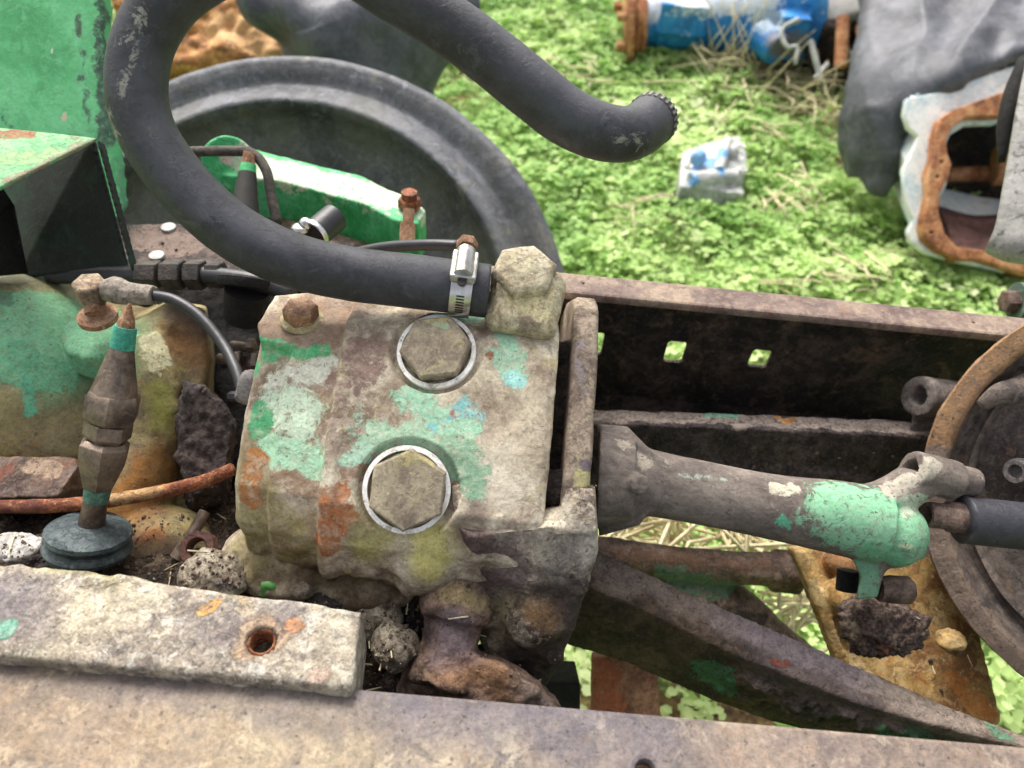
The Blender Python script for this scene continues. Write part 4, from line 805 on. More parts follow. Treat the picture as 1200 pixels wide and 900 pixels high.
# ================================================================ CROSS TUBE, PLATE, WAD
ct = thing('cross_tube', P(800, 700, .85), 'brown cross tube with green paint remnants below the drive tube', 'cross tube')
bm = B(); sweep(bm, [P(690, 648, .83), P(800, 660, .83), P(880, 666, .83), P(945, 670, .83)], .0185, 20, 4)
sweep(bm, [P(690, 690, .85), P(800, 695, .85), P(860, 712, .85), P(905, 748, .85), P(960, 790, .85)], [.034, .032, .026, .022, .02], 16, 4)
cyl(bm, P(905, 668, .83), P(937, 672, .83), .023)
me = rough(cast(bm, .0025, 4), [(40, .002, 130, 'n'), (120, .0008, 131, 'n')]); paint(me, [((780, 675), (850, 688), .013, C('#5c7a64'), 1.0), ((740, 652), (900, 662), .01, C('#6e5240'), .8), ((880, 735), (780, 710), .02, C('#2c2420'), .9)], 90)
put('tube', me, m_brown, ct)
pp = thing('support_plate', P(1060, 840, .8), 'ochre rusty sloping support plate under the drive tube, dirt wad on it', 'plate')
bm = B(); fr_ = [P(930, 645, .76), P(1000, 640, .76), P(1128, 640, .77), P(1142, 720, .75), P(1176, 848, .72), P(1090, 880, .70), P(1010, 830, .70), P(985, 760, .73)]
prism(bm, fr_, FW * .012); prism(bm, [P(930, 645, .755), P(945, 645, .745), P(1030, 860, .69), P(1012, 860, .70)], FW * .02)
ball(bm, P(985, 700, .735), .018, (1, 1, 1)); ball(bm, P(990, 660, .75), .016, (1.3, 1, .8))
me = rough(cast(bm, .0024, 4), [(30, .002, 132, 'n'), (100, .0008, 133, 'n')]); paint(me, [((1120, 800), (1150, 830), .015, C('#a8682e'), .85), ((955, 690), (1010, 790), .006, C('#bfa574'), 1.1), ((1110, 755), (1125, 762), .008, C('#4c3522'), 1), ((985, 660), None, .012, C('#8a623c'), .9)], 91)
put('plate_sheet', me, m_yplate, pp)
bm = B(); ball(bm, P(1033, 738, .675), .034, (1.2, .9, .75)); me = cast(bm, .0015, 0); rough(me, [(28, .014, 134, 'n'), (90, .005, 135, 'r'), (200, .002, 136, 'n')]); paint(me, [((995, 735), (1000, 755), .008, C('#a89478'), .9), ((1040, 762), None, .008, C('#8f6450'), .9)], 92)
put('dirt_clod', me, metal('wad', [C('#4a3b36'), C('#6c5850'), C('#93806f')], 60, [C('#8f7a66')], 130, .58, .4, bump=.004, off=51), label='large flaky dark clod resting on the ochre plate', cat='dirt clod')
lump('dirt_clod', 1112, 750, .712, 14, m_yplate, 'small ochre dirt crumbs beside the large dark clod', 'dirt clod', (1.4, .9, .4), 137)
# rusty board and weeds under the rail
bm = B(); prism(bm, [P(694, 770, .85), P(772, 770, .85), P(778, 960, .80), P(694, 960, .80)], FW * .02)
me = rough(cast(bm, .003, 2), [(40, .002, 140, 'n')]); paint(me, [((705, 790), (715, 830), .02, C('#8a4c2c'), 1)], 93); put('rusty_strut', me, metal('strut_brown', [C('#5e3f2c'), C('#7a5840'), C('#8f6e50')], 26, off=52), label='flat rusty strut standing below the steering arm', cat='strut')
bm = B(); prism(bm, [P(636, 800, .74), P(680, 800, .74), P(680, 900, .74), P(636, 900, .74)], FW * .06); put('rubber_block', fin(bm, .003), m_black, label='black rubber block under the pump beside the rusty strut', cat='rubber block', ang=40)
def weed(px, py, d, n, s, label, seed):
    rg = random.Random(seed); bm = B(); c = P(px, py, d)
    for i in range(n):
        a = rg.uniform(0, 6.28); L = rg.uniform(.6, 1.2) * s; b_ = c + Vector((rg.gauss(0, s * 1.5), rg.gauss(0, s * 1.5), rg.gauss(0, s * .8)))
        dv = Vector((math.cos(a), math.sin(a), rg.uniform(-.3, .5))).normalized(); sd_ = dv.cross(Z).normalized(); up = sd_.cross(dv)
        p = [b_, b_ + dv * L * .35 + sd_ * L * .38 + up * .1 * L, b_ + dv * L * .8 + sd_ * L * .3, b_ + dv * L, b_ + dv * L * .8 - sd_ * L * .3, b_ + dv * L * .35 - sd_ * L * .38 + up * .1 * L, b_ + dv * L * .5 - up * .06 * L]
        vs = [bm.verts.new(q_) for q_ in p]
        for k in range(6): bm.faces.new((vs[k], vs[(k + 1) % 6], vs[6]))
    me = fin(bm); at = me.attributes.new('v', 'FLOAT', 'POINT'); at.data.foreach_set('value', [rg.uniform(.3, .8)] * len(me.vertices))
    put('weed', me, bpy.data.materials['clover_leaf'], label=label, cat='weed', kind='stuff')
weed(668, 785, 1.0, 70, .016, 'bright green weed leaves seen below the pump beside the strut', 1)
weed(810, 835, 1.05, 60, .014, 'green weed leaves in the gap under the diagonal arm', 2)
weed(1185, 815, 1.0, 70, .016, 'green weed leaves at the right edge below the drum', 3)
weed(900, 645, 1.1, 30, .012, 'small green weed between pale stalks under the drive tube', 4)

# ================================================================ BRAKE DRUM (right)
dn = (-RT * .6 - FW * .8).normalized(); dC = P(1386, 600, .62)
dr = thing('brake_drum', dC - Z * .17, 'rusty rimmed round drum with dark hollow inside at the right edge', 'drum')
RD = .190
bm = B(); lathe(bm, dC, dn, [(RD * .3, -.10), (RD * .95, -.09), (RD * 1.0, -.03), (RD, -.004), (RD * .995, .006), (RD * .985, .009), (RD * .90, .0085), (RD * .885, .006), (RD * .875, -.006), (RD * .865, -.016), (RD * .845, -.020), (RD * .82, -.018), (RD * .805, -.013), (RD * .785, -.016), (RD * .77, -.030), (RD * .70, -.038), (RD * .50, -.040), (RD * .48, -.034), (RD * .30, -.036), (.03, -.035)], 144)
me = fin(bm); b2 = B(); b2.from_mesh(me); bmesh.ops.subdivide_edges(b2, edges=b2.edges, cuts=2, use_grid_fill=True); me = fin(b2)
rough(me, [(30, .0012, 150, 'n'), (90, .0008, 151, 'n')])
A_, u_, v_ = basis(dn, UP)
rimp = lambda a, k: dC + dn * .011 + (u_ * math.cos(a) + v_ * math.sin(a)) * RD * k
lft = 1 if v_.dot(RT) < 0 else -1
paint(me, [(rimp(lft * (.3 + .2 * k), .95), rimp(lft * (.3 + .2 * (k + 1)), .95), .016, C('#9a7652') if k < 5 else C('#7c6a5c'), 1.0) for k in range(12)], 95)
put('drum_shell', me, m_drum, dr, ang=50)
bm = B(); lathe(bm, P(1193, 553, .69), -X * .9 - FW * .5, [(.0125, -.03), (.0125, .002), (.010, .005), (.0065, .005), (.006, -.002)], 24); put('drum_stud', bm, metal('stud_grey', [C('#565150'), C('#77706c')], 50, off=53), dr, ang=40)
bm = B(); sweep(bm, [P(1150, 475, .70), P(1170, 462, .69), P(1190, 458, .69), P(1225, 440, .69)], [.006, .010, .012, .012], 12, 4); put('drum_rib', rough(fin(bm), [(60, .001, 152, 'n')]), m_drum, dr)
cp = thing('control_pipe', P(1140, 620, .62), 'short dark pipe with rusty open end in front of the drum', 'pipe')
bm = B(); lathe(bm, P(1086, 603, .63), P(1130, 607, .632) - P(1086, 603, .63), [(.006, .010), (.0072, 0), (.0102, 0), (.0108, .003), (.0105, .016), (.0125, .019), (.0125, .03)], 24, cap=False); put('pipe_end', rough(fin(bm), [(80, .0006, 153, 'n')]), m_brown, cp, ang=50)
bm = B(); cyl(bm, P(1128, 609, .632), P(1330, 630, .64), .0195, n=28); lathe(bm, P(1126, 608.5, .632), RT, [(.012, 0), (.0185, .002), (.0195, .004)], 28); put('pipe_sleeve', bm, m_hose, cp, ang=50)

# ================================================================ GREEN CAB PANEL + BRACKET
cab = thing('green_panel', P(60, 260, .9), 'tall scratched green sheet metal column at the upper left corner', 'metal panel')
bm = B(); fr_ = [P(-90, -90, .85), P(112, -90, .85), P(118, 0, .85), P(122, 110, .85), P(132, 180, .85), P(140, 262, .85), P(-90, 262, .85)]
prism(bm, fr_, Y * .03)
me = rough(cast(bm, .004, 4), [(12, .002, 160, 'n')])
K = C('#24352a')
paint(me, [((116, 0), (122, 170), .009, K, .9), ((88, 20), (104, 150), .004, C('#31503c'), .8), ((60, 55), (60, 60), .003, C('#c8d0b8'), .9), ((76, 130), (77, 145), .0035, C('#b8a88c'), 1.1), ((0, 135), (10, 148), .004, C('#2b5a3c'), .9), ((88, 20), (90, 40), .004, C('#33402f'), 1), ((142, 190), (146, 245), .008, C('#5c8a70'), .8)], 100)
put('side_sheet', me, m_green, cab)
br = thing('bracket', P(60, 310, .68), 'open green angle bracket with rusty top plate, dark inside, below the green panel', 'bracket')
bzz = P(112, 162, .70).z
bm = B(); prism(bm, [P(-90, 140, z=bzz), P(0, 149, z=bzz), P(114, 161, z=bzz), P(0, 218, z=bzz), P(-90, 262, z=bzz)], -Z * .004)
me = cast(bm, .0014, 1); rough(me, [(20, .001, 161, 'n')]); paint(me, [(P(0, 158, z=bzz), P(30, 157, z=bzz), .008, C('#935a3c'), 1.2), (P(0, 190, z=bzz), P(60, 180, z=bzz), .016, C('#8fa878'), .8), (P(0, 216, z=bzz), P(110, 164, z=bzz), .004, C('#8c7c68'), 1.1), (P(90, 163, z=bzz), None, .008, C('#8c8468'), .8)], 101)
put('top_plate', me, metal('worn_green_top', [C('#5a9a66'), C('#6fa878'), C('#8ab082')], 22, [C('#8c7a5e')], 50, .62, .15, off=54), br)
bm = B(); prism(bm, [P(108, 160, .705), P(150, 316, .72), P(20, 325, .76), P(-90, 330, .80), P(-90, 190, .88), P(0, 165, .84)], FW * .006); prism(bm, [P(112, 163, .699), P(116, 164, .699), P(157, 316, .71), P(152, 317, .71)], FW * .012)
put('side_plate', rough(cast(bm, .002, 1), [(20, .001, 162, 'n')]), m_green_shade, br)
bm = B(); prism(bm, [P(-90, 262, .66), P(0, 219, .68), P(14, 240, .74), P(30, 320, .74), P(-90, 330, .70)], FW * .004); put('end_shade_plate', fin(bm), m_black, br)  # black sheet standing in for the deep shade at the bracket's left inside

# ================================================================ TYRE
tyc = P(330, 392, 1.20); tn_ = (-FW + UP * .05).normalized()
ty = thing('tractor_tyre', tyc - Z * .3, 'large worn black tyre leaning behind the green lever casting', 'tyre')
RT_ = .455
bm = B(); lathe(bm, tyc, tn_, [(RT_ * .5, -.14), (RT_ * .93, -.15), (RT_ * .99, -.10), (RT_ * 1.0, -.05), (RT_ * .998, -.02), (RT_ * .985, -.006), (RT_ * .965, 0), (RT_ * .93, .0), (RT_ * .89, -.004), (RT_ * .88, -.004), (RT_ * .84, .014), (RT_ * .80, .030), (RT_ * .788, .030), (RT_ * .775, .022), (RT_ * .76, .0), (RT_ * .72, -.020), (RT_ * .60, -.036), (RT_ * .45, -.045), (RT_ * .42, -.045)], 160)
me = fin(bm); b2 = B(); b2.from_mesh(me); bmesh.ops.subdivide_edges(b2, edges=b2.edges, cuts=2, use_grid_fill=True); me = rough(fin(b2), [(8, .003, 165, 'n'), (60, .0008, 166, 'n')])
rq = lambda k, h, a: tyc + tn_ * h + (RT * math.cos(a) + UP * math.sin(a)) * RT_ * k
tint(me, [(rq(.93, 0, a_ * .25), rq(.93, 0, a_ * .25 + .25), .02, C('#4c4a46'), .8) for a_ in range(0, 13)] + [(rq(.84, .02, a_ * .25), rq(.84, .02, a_ * .25 + .25), .016, C('#757577'), .7) for a_ in range(0, 13)] + [(rq(.65 + .1 * (a_ % 2), -.03, a_ * .4), None, .06, C('#66645a'), .8) for a_ in range(1, 8)] + [(rq(.97, 0, a_ * .33), rq(.97, 0, a_ * .33 + .12), .014, C('#807c6c'), .8) for a_ in range(1, 9)], 9)
put('sidewall', me, m_rub, ty)
bm = B(); lathe(bm, tyc, tn_, [(RT_ * .46, -.04), (RT_ * .44, -.03), (RT_ * .42, -.04), (RT_ * .40, -.06), (RT_ * .1, -.06)], 64); put('rim', bm, m_brown, ty, ang=50)

# ================================================================ GREEN LEVER CASTING
gl = thing('valve_casting', P(380, 290, .92), 'green casting with white weathered top face between hose and tyre', 'casting')
bm = B(); lz = P(380, 215, .90).z
tp = [P(246, 185, z=lz), P(262, 172, z=lz), P(300, 174, z=lz), P(360, 190, z=lz), P(425, 205, z=lz), P(455, 222, z=lz), P(485, 232, z=lz), P(499, 246, z=lz), P(490, 262, z=lz), P(462, 258, z=lz), P(430, 240, z=lz), P(330, 212, z=lz), P(262, 205, z=lz)]
prism(bm, tp, -Z * .055); cyl(bm, P(268, 190, z=lz + .01), P(268, 190, z=lz - .08), .03)
me = rough(cast(bm, .002, 4), [(25, .0015, 170, 'n'), (90, .0006, 171, 'n')])
pt = []
for i in range(7): pt.append((P(262 + i * 36, 180 + i * 9.0, z=lz + .004), P(262 + (i + .8) * 36, 180 + (i + .8) * 9.0, z=lz + .004), .021, C('#bcc6a8'), 1.15))
paint(me, pt + [(P(268, 182, z=lz + .012), None, .012, C('#c8a8a0'), 1.25), (P(256, 215, z=lz - .02), P(262, 230, z=lz - .04), .018, C('#8fd0ac'), 1.1), (P(495, 262, z=lz - .03), None, .01, C('#7a9a4c'), .8)], 110)
put('casting_body', me, m_greenl, gl)
bm = B(); b_ = P(480, 243, z=lz + .002); hexa(bm, b_, Z, .0135, .012, X, .3); cyl(bm, b_ + Z * .01, b_ + Z * .02, .009, n=12); put('lever_bolt', rough(fin(bm, .0006), [(120, .0008, 172, 'n')]), m_rust, gl, ang=35)
# rust stud in front
bm = B(); cyl(bm, P(479, 245, .84), P(478, 272, .84), .006, n=12); cyl(bm, P(478, 262, .84), P(477, 284, .84), .0085, n=12); put('rusty_stud', bm, m_rustpale, label='short rusty stud hanging from the green casting end', cat='stud', ang=40)
# pipe and cone connector
bm = B(); sweep(bm, [P(150, 181, .80), P(215, 178, .80), P(270, 177, .79), P(296, 180, .785), P(312, 200, .78), P(318, 230, .78), P(325, 262, .78)], .0052, 12, 6)
put('fuel_pipe', bm, metal('pipe_grey_brown', [C('#3c3732'), C('#5c544a')], 50, off=55), label='bent grey brown pipe over the green casting, behind the hose loop', cat='pipe')
cc = thing('cone_connector', P(288, 250, .77), 'dark conical connector with green collar and rusty tip under the bent pipe', 'connector')
bm = B(); cyl(bm, P(287, 250, .77), P(290, 203, .775), .0138, .0088, 20); put('cone', bm, m_slot, cc, ang=40)
bm = B(); cyl(bm, P(290, 204, .775), P(291, 193, .776), .0088, .0072, 20); put('collar', bm, m_greenl, cc, ang=40)
bm = B(); cyl(bm, P(291, 194, .776), P(292, 178, .775), .0068, .0055, 12); put('tip', bm, m_rustpale, cc, ang=40)
# small clamped hose
sc = thing('small_clamped_hose', P(375, 270, .76), 'short dark hose stub with a bright wire clamp behind the hose loop', 'hose stub')
bm = B(); cyl(bm, P(368, 275, .76), P(392, 255, .78), .0145, .0145, 20); put('stub', bm, m_blackhose, sc, ang=40)
bm = B(); lathe(bm, P(366, 277, .758), P(392, 255, .78) - P(366, 277, .758), [(.0150, 0), (.0160, .001), (.0160, .005), (.0150, .006)], 24, cap=False); ball(bm, P(352, 268, .755), .008, (1.2, 1, .6)); ball(bm, P(358, 263, .755), .007); put('wire_clamp', fin(bm), m_chrome, sc, ang=40)
# thin line behind the clamp
bm = B(); sweep(bm, [P(400, 300, .74), P(450, 290, .72), P(500, 287, .70), P(540, 288, .69)], .0052, 10, 4); put('thin_line', bm, m_brown if False else m_blackhose, label='thin dark line passing behind the hose clamp', cat='line')

# ================================================================ BACK LEFT: wood, tarp
bm = B(); prism(bm, [P(120, -40, 1.75), P(220, -60, 1.75), P(345, 30, 1.70), P(345, 75, 1.70), P(120, 75, 1.70)], FW * .3)
me = rough(cast(bm, .008, 1), [(10, .05, 180, 'n'), (30, .02, 181, 'n')]); paint(me, [((260, 35), (320, 50), .05, C('#d8ac78'), .9), ((160, 20), None, .04, C('#7a5a20'), .8)], 120)
put('wood_log', me, m_wood, label='rotten orange log behind the top of the tyre', cat='log')
bm = B(); sheet(bm, [[P(290, -70, 1.62), P(380, -70, 1.62), P(470, -70, 1.66), P(545, -70, 1.75)], [P(290, -5, 1.58), P(380, 5, 1.55), P(470, 0, 1.60), P(560, -5, 1.70)], [P(320, 28, 1.62), P(390, 40, 1.55), P(450, 45, 1.6), P(555, 20, 1.72)], [P(340, 50, 1.66), P(395, 90, 1.58), P(450, 90, 1.62), P(500, 92, 1.72)], [P(345, 90, 1.7), P(395, 150, 1.6), P(450, 160, 1.64), P(500, 125, 1.74)]], 18, 18, .004, .012, 4, 3); bm = rough_bm(bm, [(4.5, .03, 206, 'f'), (11, .008, 207, 'f')])
put('tarp', bm, m_tarp, label='folded black plastic tarp behind the tyre at the top centre', cat='tarp')

# ================================================================ BACK RIGHT: blue gearbox, tarp, casting
bgx = thing('blue_gearbox', P(840, 70, 2.66) - Z * .1, 'blue painted gearbox with rusty flange lying in the grass at the top', 'gearbox')
u0 = P(738, 35, 2.66); u1 = P(1000, 28, 2.61); ux = (u1 - u0).normalized()
bm = B(); lathe(bm, P(752, 24, 2.66), ux, [(.085, 0), (.085, .04), (.098, .045), (.098, .22), (.105, .23), (.105, .32), (.13, .35), (.15, .40), (.15, .55), (.1, .60)], 32)
box(bm, P(800, 22, 2.56), .16, .05, .10); box(bm, P(925, 40, 2.53), .1, .1, .14); cyl(bm, P(888, 40, 2.53), P(912, 60, 2.48), .05)
me = rough(cast(bm, .006, 3), [(8, .008, 190, 'n'), (40, .002, 191, 'n')])
paint(me, [((765, 8), (900, -5), .045, C('#d2d6d8'), 1.1), ((900, 25), None, .06, C('#a8b4b8'), .9), ((748, 25), (750, 50), .03, C('#a07048'), 1.1), ((915, 50), (940, 60), .05, C('#6e6258'), 1)], 130)
put('gearbox_barrel', me, m_blue, bgx)
bm = B(); lathe(bm, P(733, 30, 2.65), ux, [(.145, 0), (.145, .022), (.08, .026)], 40); me = rough(fin(bm), [(20, .006, 192, 'n')]); put('flange', me, m_orust, bgx)
for i in range(8):
    an = i * math.pi / 4 + .2; A_, u_, v_ = basis(ux); c = P(731, 30, 2.65) + (u_ * math.cos(an) + v_ * math.sin(an)) * .118
    bm = B(); hexa(bm, c, -ux, .018, .03); put('flange_bolt', bm, m_orust, bgx, ang=30)
bm = B(); lathe(bm, P(742, 30, 2.65), ux, [(.09, 0), (.098, .01), (.09, .02), (.099, .03), (.09, .042)], 32); put('rust_collar', bm, m_orust, bgx, ang=50)
bm = B(); sweep(bm, [P(936, 22, 2.40), P(916, 35, 2.40), P(922, 55, 2.40), P(934, 55, 2.40), P(932, 75, 2.40)], .007, 8, 3); put('crank_handle', bm, m_alu, bgx)
# dark clutter under the tarps
mch = thing('scrap_engine', P(970, 100, 2.75) - Z * .1, 'dark rusty scrap engine half hidden under the grey sheet', 'scrap engine')
bm = B()
for (px, py, d, r) in ((950, 60, 2.7, 28), (985, 40, 2.7, 35), (1010, 90, 2.6, 25), (930, 80, 2.8, 25), (965, 30, 2.8, 35), (1040, 70, 2.6, 40)): ball(bm, P(px, py, d), M(r, d), (1, 1, 1.1), sub=2)
box(bm, P(985, 65, 2.7), .25, .2, .25); cyl(bm, P(990, 20, 2.55), P(988, 80, 2.5), .02, n=10); cyl(bm, P(945, 55, 2.55), P(960, 90, 2.5), .012, n=8)
put('engine_scrap', rough(cast(bm, .007, 1), [(12, .03, 195, 'n'), (50, .008, 196, 'n')]), m_web, mch)
for (x0, y0, x1, y1, r, m) in ((988, 20, 985, 78, .02, m_orust), (1008, 30, 1012, 100, .014, m_orust), (950, 48, 962, 95, .009, m_alu), (970, 75, 955, 92, .008, m_alu), (1000, 60, 1003, 90, .012, m_alu)):
    bm = B(); cyl(bm, P(x0, y0, 2.45), P(x1, y1, 2.45), r, n=10); put('rod', bm, m, mch, ang=40)
bm = B(); sheet(bm, [[P(925, -60, 2.8), P(1000, -70, 2.8), P(1080, -60, 2.7), P(1160, -60, 2.6)], [P(932, 5, 2.7), P(1000, -10, 2.6), P(1080, -15, 2.55), P(1160, -20, 2.5)], [P(936, 18, 2.6), P(975, 26, 2.55), P(1030, 10, 2.5), P(1110, -2, 2.45)], [P(940, 14, 2.75), P(975, 22, 2.72), P(1030, 12, 2.6), P(1110, 2, 2.55)]], 8, 8, .008, .02, 8, 4)
put('tarp', bm, metal('grey_sheet', [C('#6c6b66'), C('#85837c')], 8, off=56), label='faded grey sheet over the scrap engine at the top right', cat='tarp')
bm = B()
rows = [[(1000, -60, 2.2), (1060, -70, 2.15), (1140, -70, 2.1), (1210, -70, 2.0), (1300, -70, 1.95)],
        [(1020, 20, 2.08), (1075, -5, 2.02), (1140, -10, 1.95), (1210, -10, 1.9), (1300, -10, 1.85)],
        [(1012, 70, 2.0), (1060, 55, 1.92), (1120, 45, 1.88), (1200, 35, 1.82), (1300, 20, 1.8)],
        [(1000, 120, 1.98), (1040, 110, 1.88), (1095, 95, 1.82), (1190, 66, 1.78), (1300, 40, 1.76)],
        [(992, 160, 2.0), (1020, 165, 1.90), (1058, 140, 1.86), (1075, 118, 1.90), (1100, 112, 1.95)],
        [(994, 200, 2.02), (1008, 205, 1.95), (1030, 222, 1.92), (1052, 180, 1.96), (1062, 150, 2.0)]]
sheet(bm, [[P(*q_) for q_ in r] for r in rows], 22, 18, .004, .010, 4, 9); bm = rough_bm(bm, [(4.5, .028, 203, 'f'), (11, .008, 205, 'f')])
put('tarp', bm, m_tarp, label='black tarp draped over the rusty open casting at the right', cat='tarp')
gcx = thing('gearbox_casing', P(1140, 300, 1.9) - Z * .02, 'open gearbox casing with blue and white paint and rusty flanged mouth, under the black tarp', 'gearbox casing')
def rc(l, d): return [P(a_, b_, d) for a_, b_ in l]
# flange outline with mouth cut (ring strip)
out = [(1290, 82), (1200, 107), (1168, 113), (1112, 133), (1098, 143), (1093, 160), (1091, 188), (1084, 203), (1086, 225), (1082, 248), (1078, 266), (1082, 281), (1097, 294), (1120, 304), (1142, 304), (1200, 322), (1290, 334)][::-1]
inn = [(1290, 100), (1188, 127), (1170, 137), (1130, 138), (1110, 150), (1103, 166), (1104, 182), (1109, 195), (1104, 213), (1096, 226), (1094, 250), (1101, 276), (1116, 292), (1145, 296), (1200, 312), (1280, 318)]
cu0 = P(1180, 200, 1.78)
def uv(l): return [((a_ - 1180) * 1.78 / FPX, -(b_ - 200) * 1.78 / FPX) for a_, b_ in l]
vf = plate(uv(out), [uv(inn), ] + [[((cx_ - 1180 + 4 * math.cos(q_)) * 1.78 / FPX, -(cy_ - 200 + 4 * math.sin(q_)) * 1.78 / FPX) for q_ in [k * .785 for k in range(8)]] for cx_, cy_ in ((1094, 209), (1099, 192), (1087, 274))], .05, cu0 + FW * .008, RT, UP, .003)
put('mouth_flange', vf, m_orust, gcx, ang=40)
ow = [(1290, 46), (1200, 74), (1150, 91), (1105, 107), (1068, 114), (1065, 130), (1070, 146), (1082, 156), (1074, 176), (1064, 196), (1067, 235), (1077, 256), (1070, 268), (1072, 280), (1088, 293), (1118, 302), (1200, 320), (1290, 332)][::-1]
me = plate(uv(ow), [uv([(a_ + (6 if a_ < 1150 else 0), b_ + 4) for a_, b_ in inn])], .02, cu0 + FW * .022, RT, UP, .004); bm = B(); bm.from_mesh(me)
put('front_rim', bm, m_bwhite, gcx, ang=40)
bm = B(); ro_ = [(1076, 128), (1105, 113), (1150, 97), (1200, 80), (1290, 55), (1290, 320), (1200, 312), (1140, 298), (1112, 298), (1092, 275), (1086, 240), (1088, 200), (1084, 160)]
def shell(l, k0, d0, d1, k1):
    cxx, cyy = 1190, 200
    f = lambda l, k, d: [P(cxx + (a_ - cxx) * k, cyy + (b_ - cyy) * k, d) for a_, b_ in l]
    loft(bm, [f(l, k0, d0), f(l, k0 * 1.0, d1), f(l, k1, d1 + .0), f(l, k1, d0)], cap=False)
loft(bm, [[P(a_, b_, 1.805) for a_, b_ in ow[::-1]], [P(a_, b_, 1.805) + Y * .34 + X * .02 for a_, b_ in ow[::-1]]], cap=False)
me = fin(bm); put('outer_shell', me, m_bwhite, gcx, ang=40)
bm = B(); prism(bm, rc([(1072, 112), (1105, 104), (1150, 88), (1200, 71), (1290, 45), (1290, 38), (1200, 66), (1150, 84), (1100, 100), (1074, 109)], 1.80), FW * .3); me = rough(cast(bm, .005, 2), [(20, .003, 197, 'n')]); paint(me, [((1080, 115), None, .03, C('#a06c48'), .8)], 131); put('top_face', me, m_bwhite, gcx)
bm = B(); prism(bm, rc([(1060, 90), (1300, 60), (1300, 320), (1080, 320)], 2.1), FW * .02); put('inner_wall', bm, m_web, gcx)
bm = B(); sheet(bm, [[P(1096, 245, 1.9), P(1150, 255, 1.95), P(1260, 262, 1.95)], [P(1108, 275, 1.85), P(1150, 285, 1.85), P(1260, 285, 1.85)], [P(1120, 300, 1.79), P(1160, 306, 1.79), P(1260, 310, 1.79)]], 6, 6, .01, .01, 10, 6); put('inner_floor', bm, metal('inner_red', [C('#3c2a26'), C('#5e3e36'), C('#73524a')], 14, off=57), gcx)
bm = B(); cyl(bm, P(1165, 195, 2.0), P(1250, 190, 1.95), .05); cyl(bm, P(1110, 205, 2.05), P(1170, 203, 2.05), .02); put('inner_shaft', bm, m_orust, gcx, ang=40)
# grey speckled panel at right edge
gp = thing('grey_guard', P(1230, 290, .95), 'grey speckled sheet metal guard cut by the right edge of the view', 'guard')
bm = B(); sheet(bm, [[P(1202, 70, .98), P(1240, 65, .97), P(1330, 60, .96)], [P(1190, 130, .97), P(1240, 130, .95), P(1330, 130, .94)], [P(1178, 200, .96), P(1240, 200, .94), P(1330, 200, .93)], [P(1167, 262, .96), P(1240, 262, .93), P(1330, 262, .93)], [P(1161, 284, .97), P(1200, 295, .95), P(1330, 300, .94)], [P(1168, 290, 1.0), P(1210, 300, .99), P(1330, 310, .98)]], 6, 5, .012); put('guard_sheet', bm, m_grey, gp)
bm = B(); sweep(bm, [P(1205, 70, .99), P(1190, 110, .99), P(1178, 150, .99), P(1174, 190, .99)], [.012, .014, .010, .004], 10, 4); put('rubber_edge', bm, m_black, gp)
lb2 = thing('hub_bolt', P(1188, 365, .9), 'small brown hex bolt with green collar at the right edge above the rail', 'bolt')
bm = B(); hexa(bm, P(1190, 353, .9), -RT, .014, .014); put('head', fin(bm, .001), m_brown, lb2, ang=35); bm = B(); cyl(bm, P(1190, 353, .9), P(1260, 356, .9), .022, n=20); put('collar', bm, metal('dull_green', [C('#4a5c50'), C('#6c8070')], 40, off=58), lb2, ang=40)

# ================================================================ ALUMINIUM CASTING on the grass
ac = thing('pump_cover', P(838, 225, z=.02), 'small silver cover casting with blue paint marks lying on the clover', 'cover casting')
bm = B(); zc_ = .10
prism(bm, [P(800, 178, z=zc_), P(822, 168, z=zc_), P(866, 160, z=zc_), P(876, 180, z=zc_), P(872, 212, z=zc_ - .02), P(835, 222, z=zc_ - .02), P(797, 218, z=zc_ - .02)], -Z * .07)
cyl(bm, P(808, 212, z=.09), P(868, 207, z=.09), .022); cyl(bm, P(852, 165, z=.12), P(842, 200, z=.11), .014); ball(bm, P(818, 185, z=.11), .022); ball(bm, P(860, 178, z=.11), .016); box(bm, P(832, 225, z=.05), .16, .07, .05)
me = rough(cast(bm, .003, 2), [(30, .004, 200, 'n'), (90, .001, 201, 'n')]); paint(me, [((825, 178), (818, 190), .024, C('#5a9cd0'), 1.1), ((842, 180), (836, 192), .026, C('#4a90cc'), 1.1), ((812, 211), None, .02, C('#4a90cc'), 1.0), ((846, 200), None, .016, C('#5a9cd0'), .9)], 140)
put('cover_body', me, m_alu, ac)
for (px, py) in ((806, 196), (868, 172), (870, 200)):
    bm = B(); lathe(bm, P(px, py, z=.112), Z, [(.012, 0), (.012, .006), (.006, .006), (.006, 0)], 16, cap=False); put('bolt_boss', bm, m_alu, ac, ang=40)

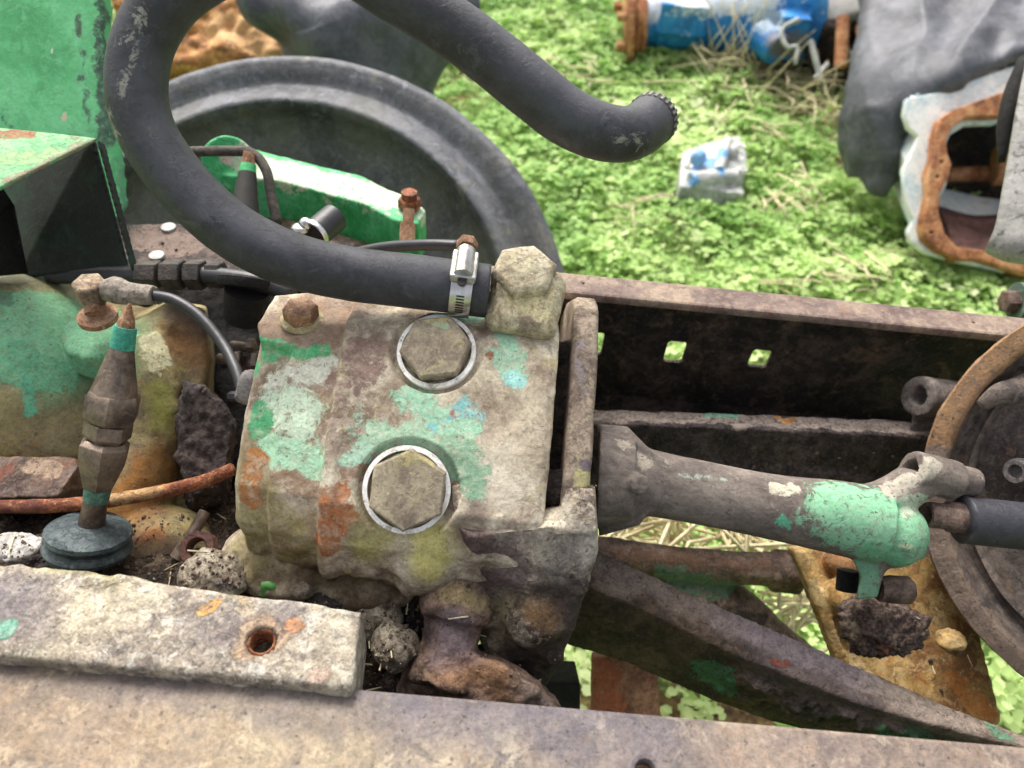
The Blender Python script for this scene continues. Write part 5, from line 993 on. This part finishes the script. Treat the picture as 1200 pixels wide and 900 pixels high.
# ================================================================ CRUMBS of dirt, grit and chaff caught in the machine
def crumbs():
    bpy.context.view_layer.update(); dg = bpy.context.evaluated_depsgraph_get(); rg = random.Random(9)
    ok = ('sump_tray', 'dirt_clod', 'rear_wall', 'casing', 'dirt_cake', 'stone', 'casting_ledge', 'block_casting')
    rg_ = [(0, 600, 290, 690, 420, ok), (400, 690, 520, 810, 420, ok), (330, 670, 480, 720, 160, ok), (150, 560, 280, 690, 200, ok), (980, 700, 1160, 830, 60, ('plate_sheet', 'dirt_clod')),
           (700, 530, 1080, 600, 120, ('bar', 'bottom_flange', 'web')), (150, 265, 320, 310, 40, ok), (530, 640, 680, 800, 60, ('bearing_housing', 'outlet_elbow'))]
    groups = {'dark': [B(), ('dirt_crumbs', 'dark crumbs of oily dirt caught in the corners under the pump', m_brown)], 'pale': [B(), ('grit', 'pale grit and chips of stone lying in the dirt', m_stone)], 'chaff': [B(), ('chaff', 'short bits of dry grass chaff in the dirt', m_straw)]}
    for x0, y0, x1, y1, n, names in rg_:
        for _ in range(n):
            t = P(rg.uniform(x0, x1), rg.uniform(y0, y1), 1.0); hit, loc, nor, _i, ob, _m = S.ray_cast(dg, CL, (t - CL).normalized())
            if not hit or ob.name.split('.')[0] not in names or nor.z < .1: continue
            k = rg.random(); bm = groups['dark' if k < .6 else 'pale' if k < .975 else 'chaff'][0]
            if k < .975:
                r = rg.choice((.0006, .0008, .0011, .0014, .0024)) * rg.uniform(.7, 1.2) * (1 if k < .6 else .8); m = Matrix.Translation(loc + nor * r * .3) @ Euler((rg.uniform(0, 6), rg.uniform(0, 6), rg.uniform(0, 6))).to_matrix().to_4x4() @ Matrix.Diagonal((r, r * rg.uniform(.6, 1), r * rg.uniform(.5, .9), 1))
                v = bmesh.ops.create_icosphere(bm, subdivisions=1, radius=1, matrix=m)['verts']
                for q_ in v: q_.co += Vector((rg.gauss(0, r * .16), rg.gauss(0, r * .16), rg.gauss(0, r * .16)))
            else:
                an = rg.uniform(0, 6.28); d = Vector((math.cos(an), math.sin(an), rg.uniform(-.1, .3))) * rg.uniform(.006, .018); cyl(bm, loc + nor * .001 - d * .5, loc + nor * .002 + d * .5, .0007, .0004, 4)
    for bm, (nm, lb_, m) in groups.values(): put(nm, bm, m, smooth=False, label=lb_, cat='dirt', kind='stuff')
crumbs()
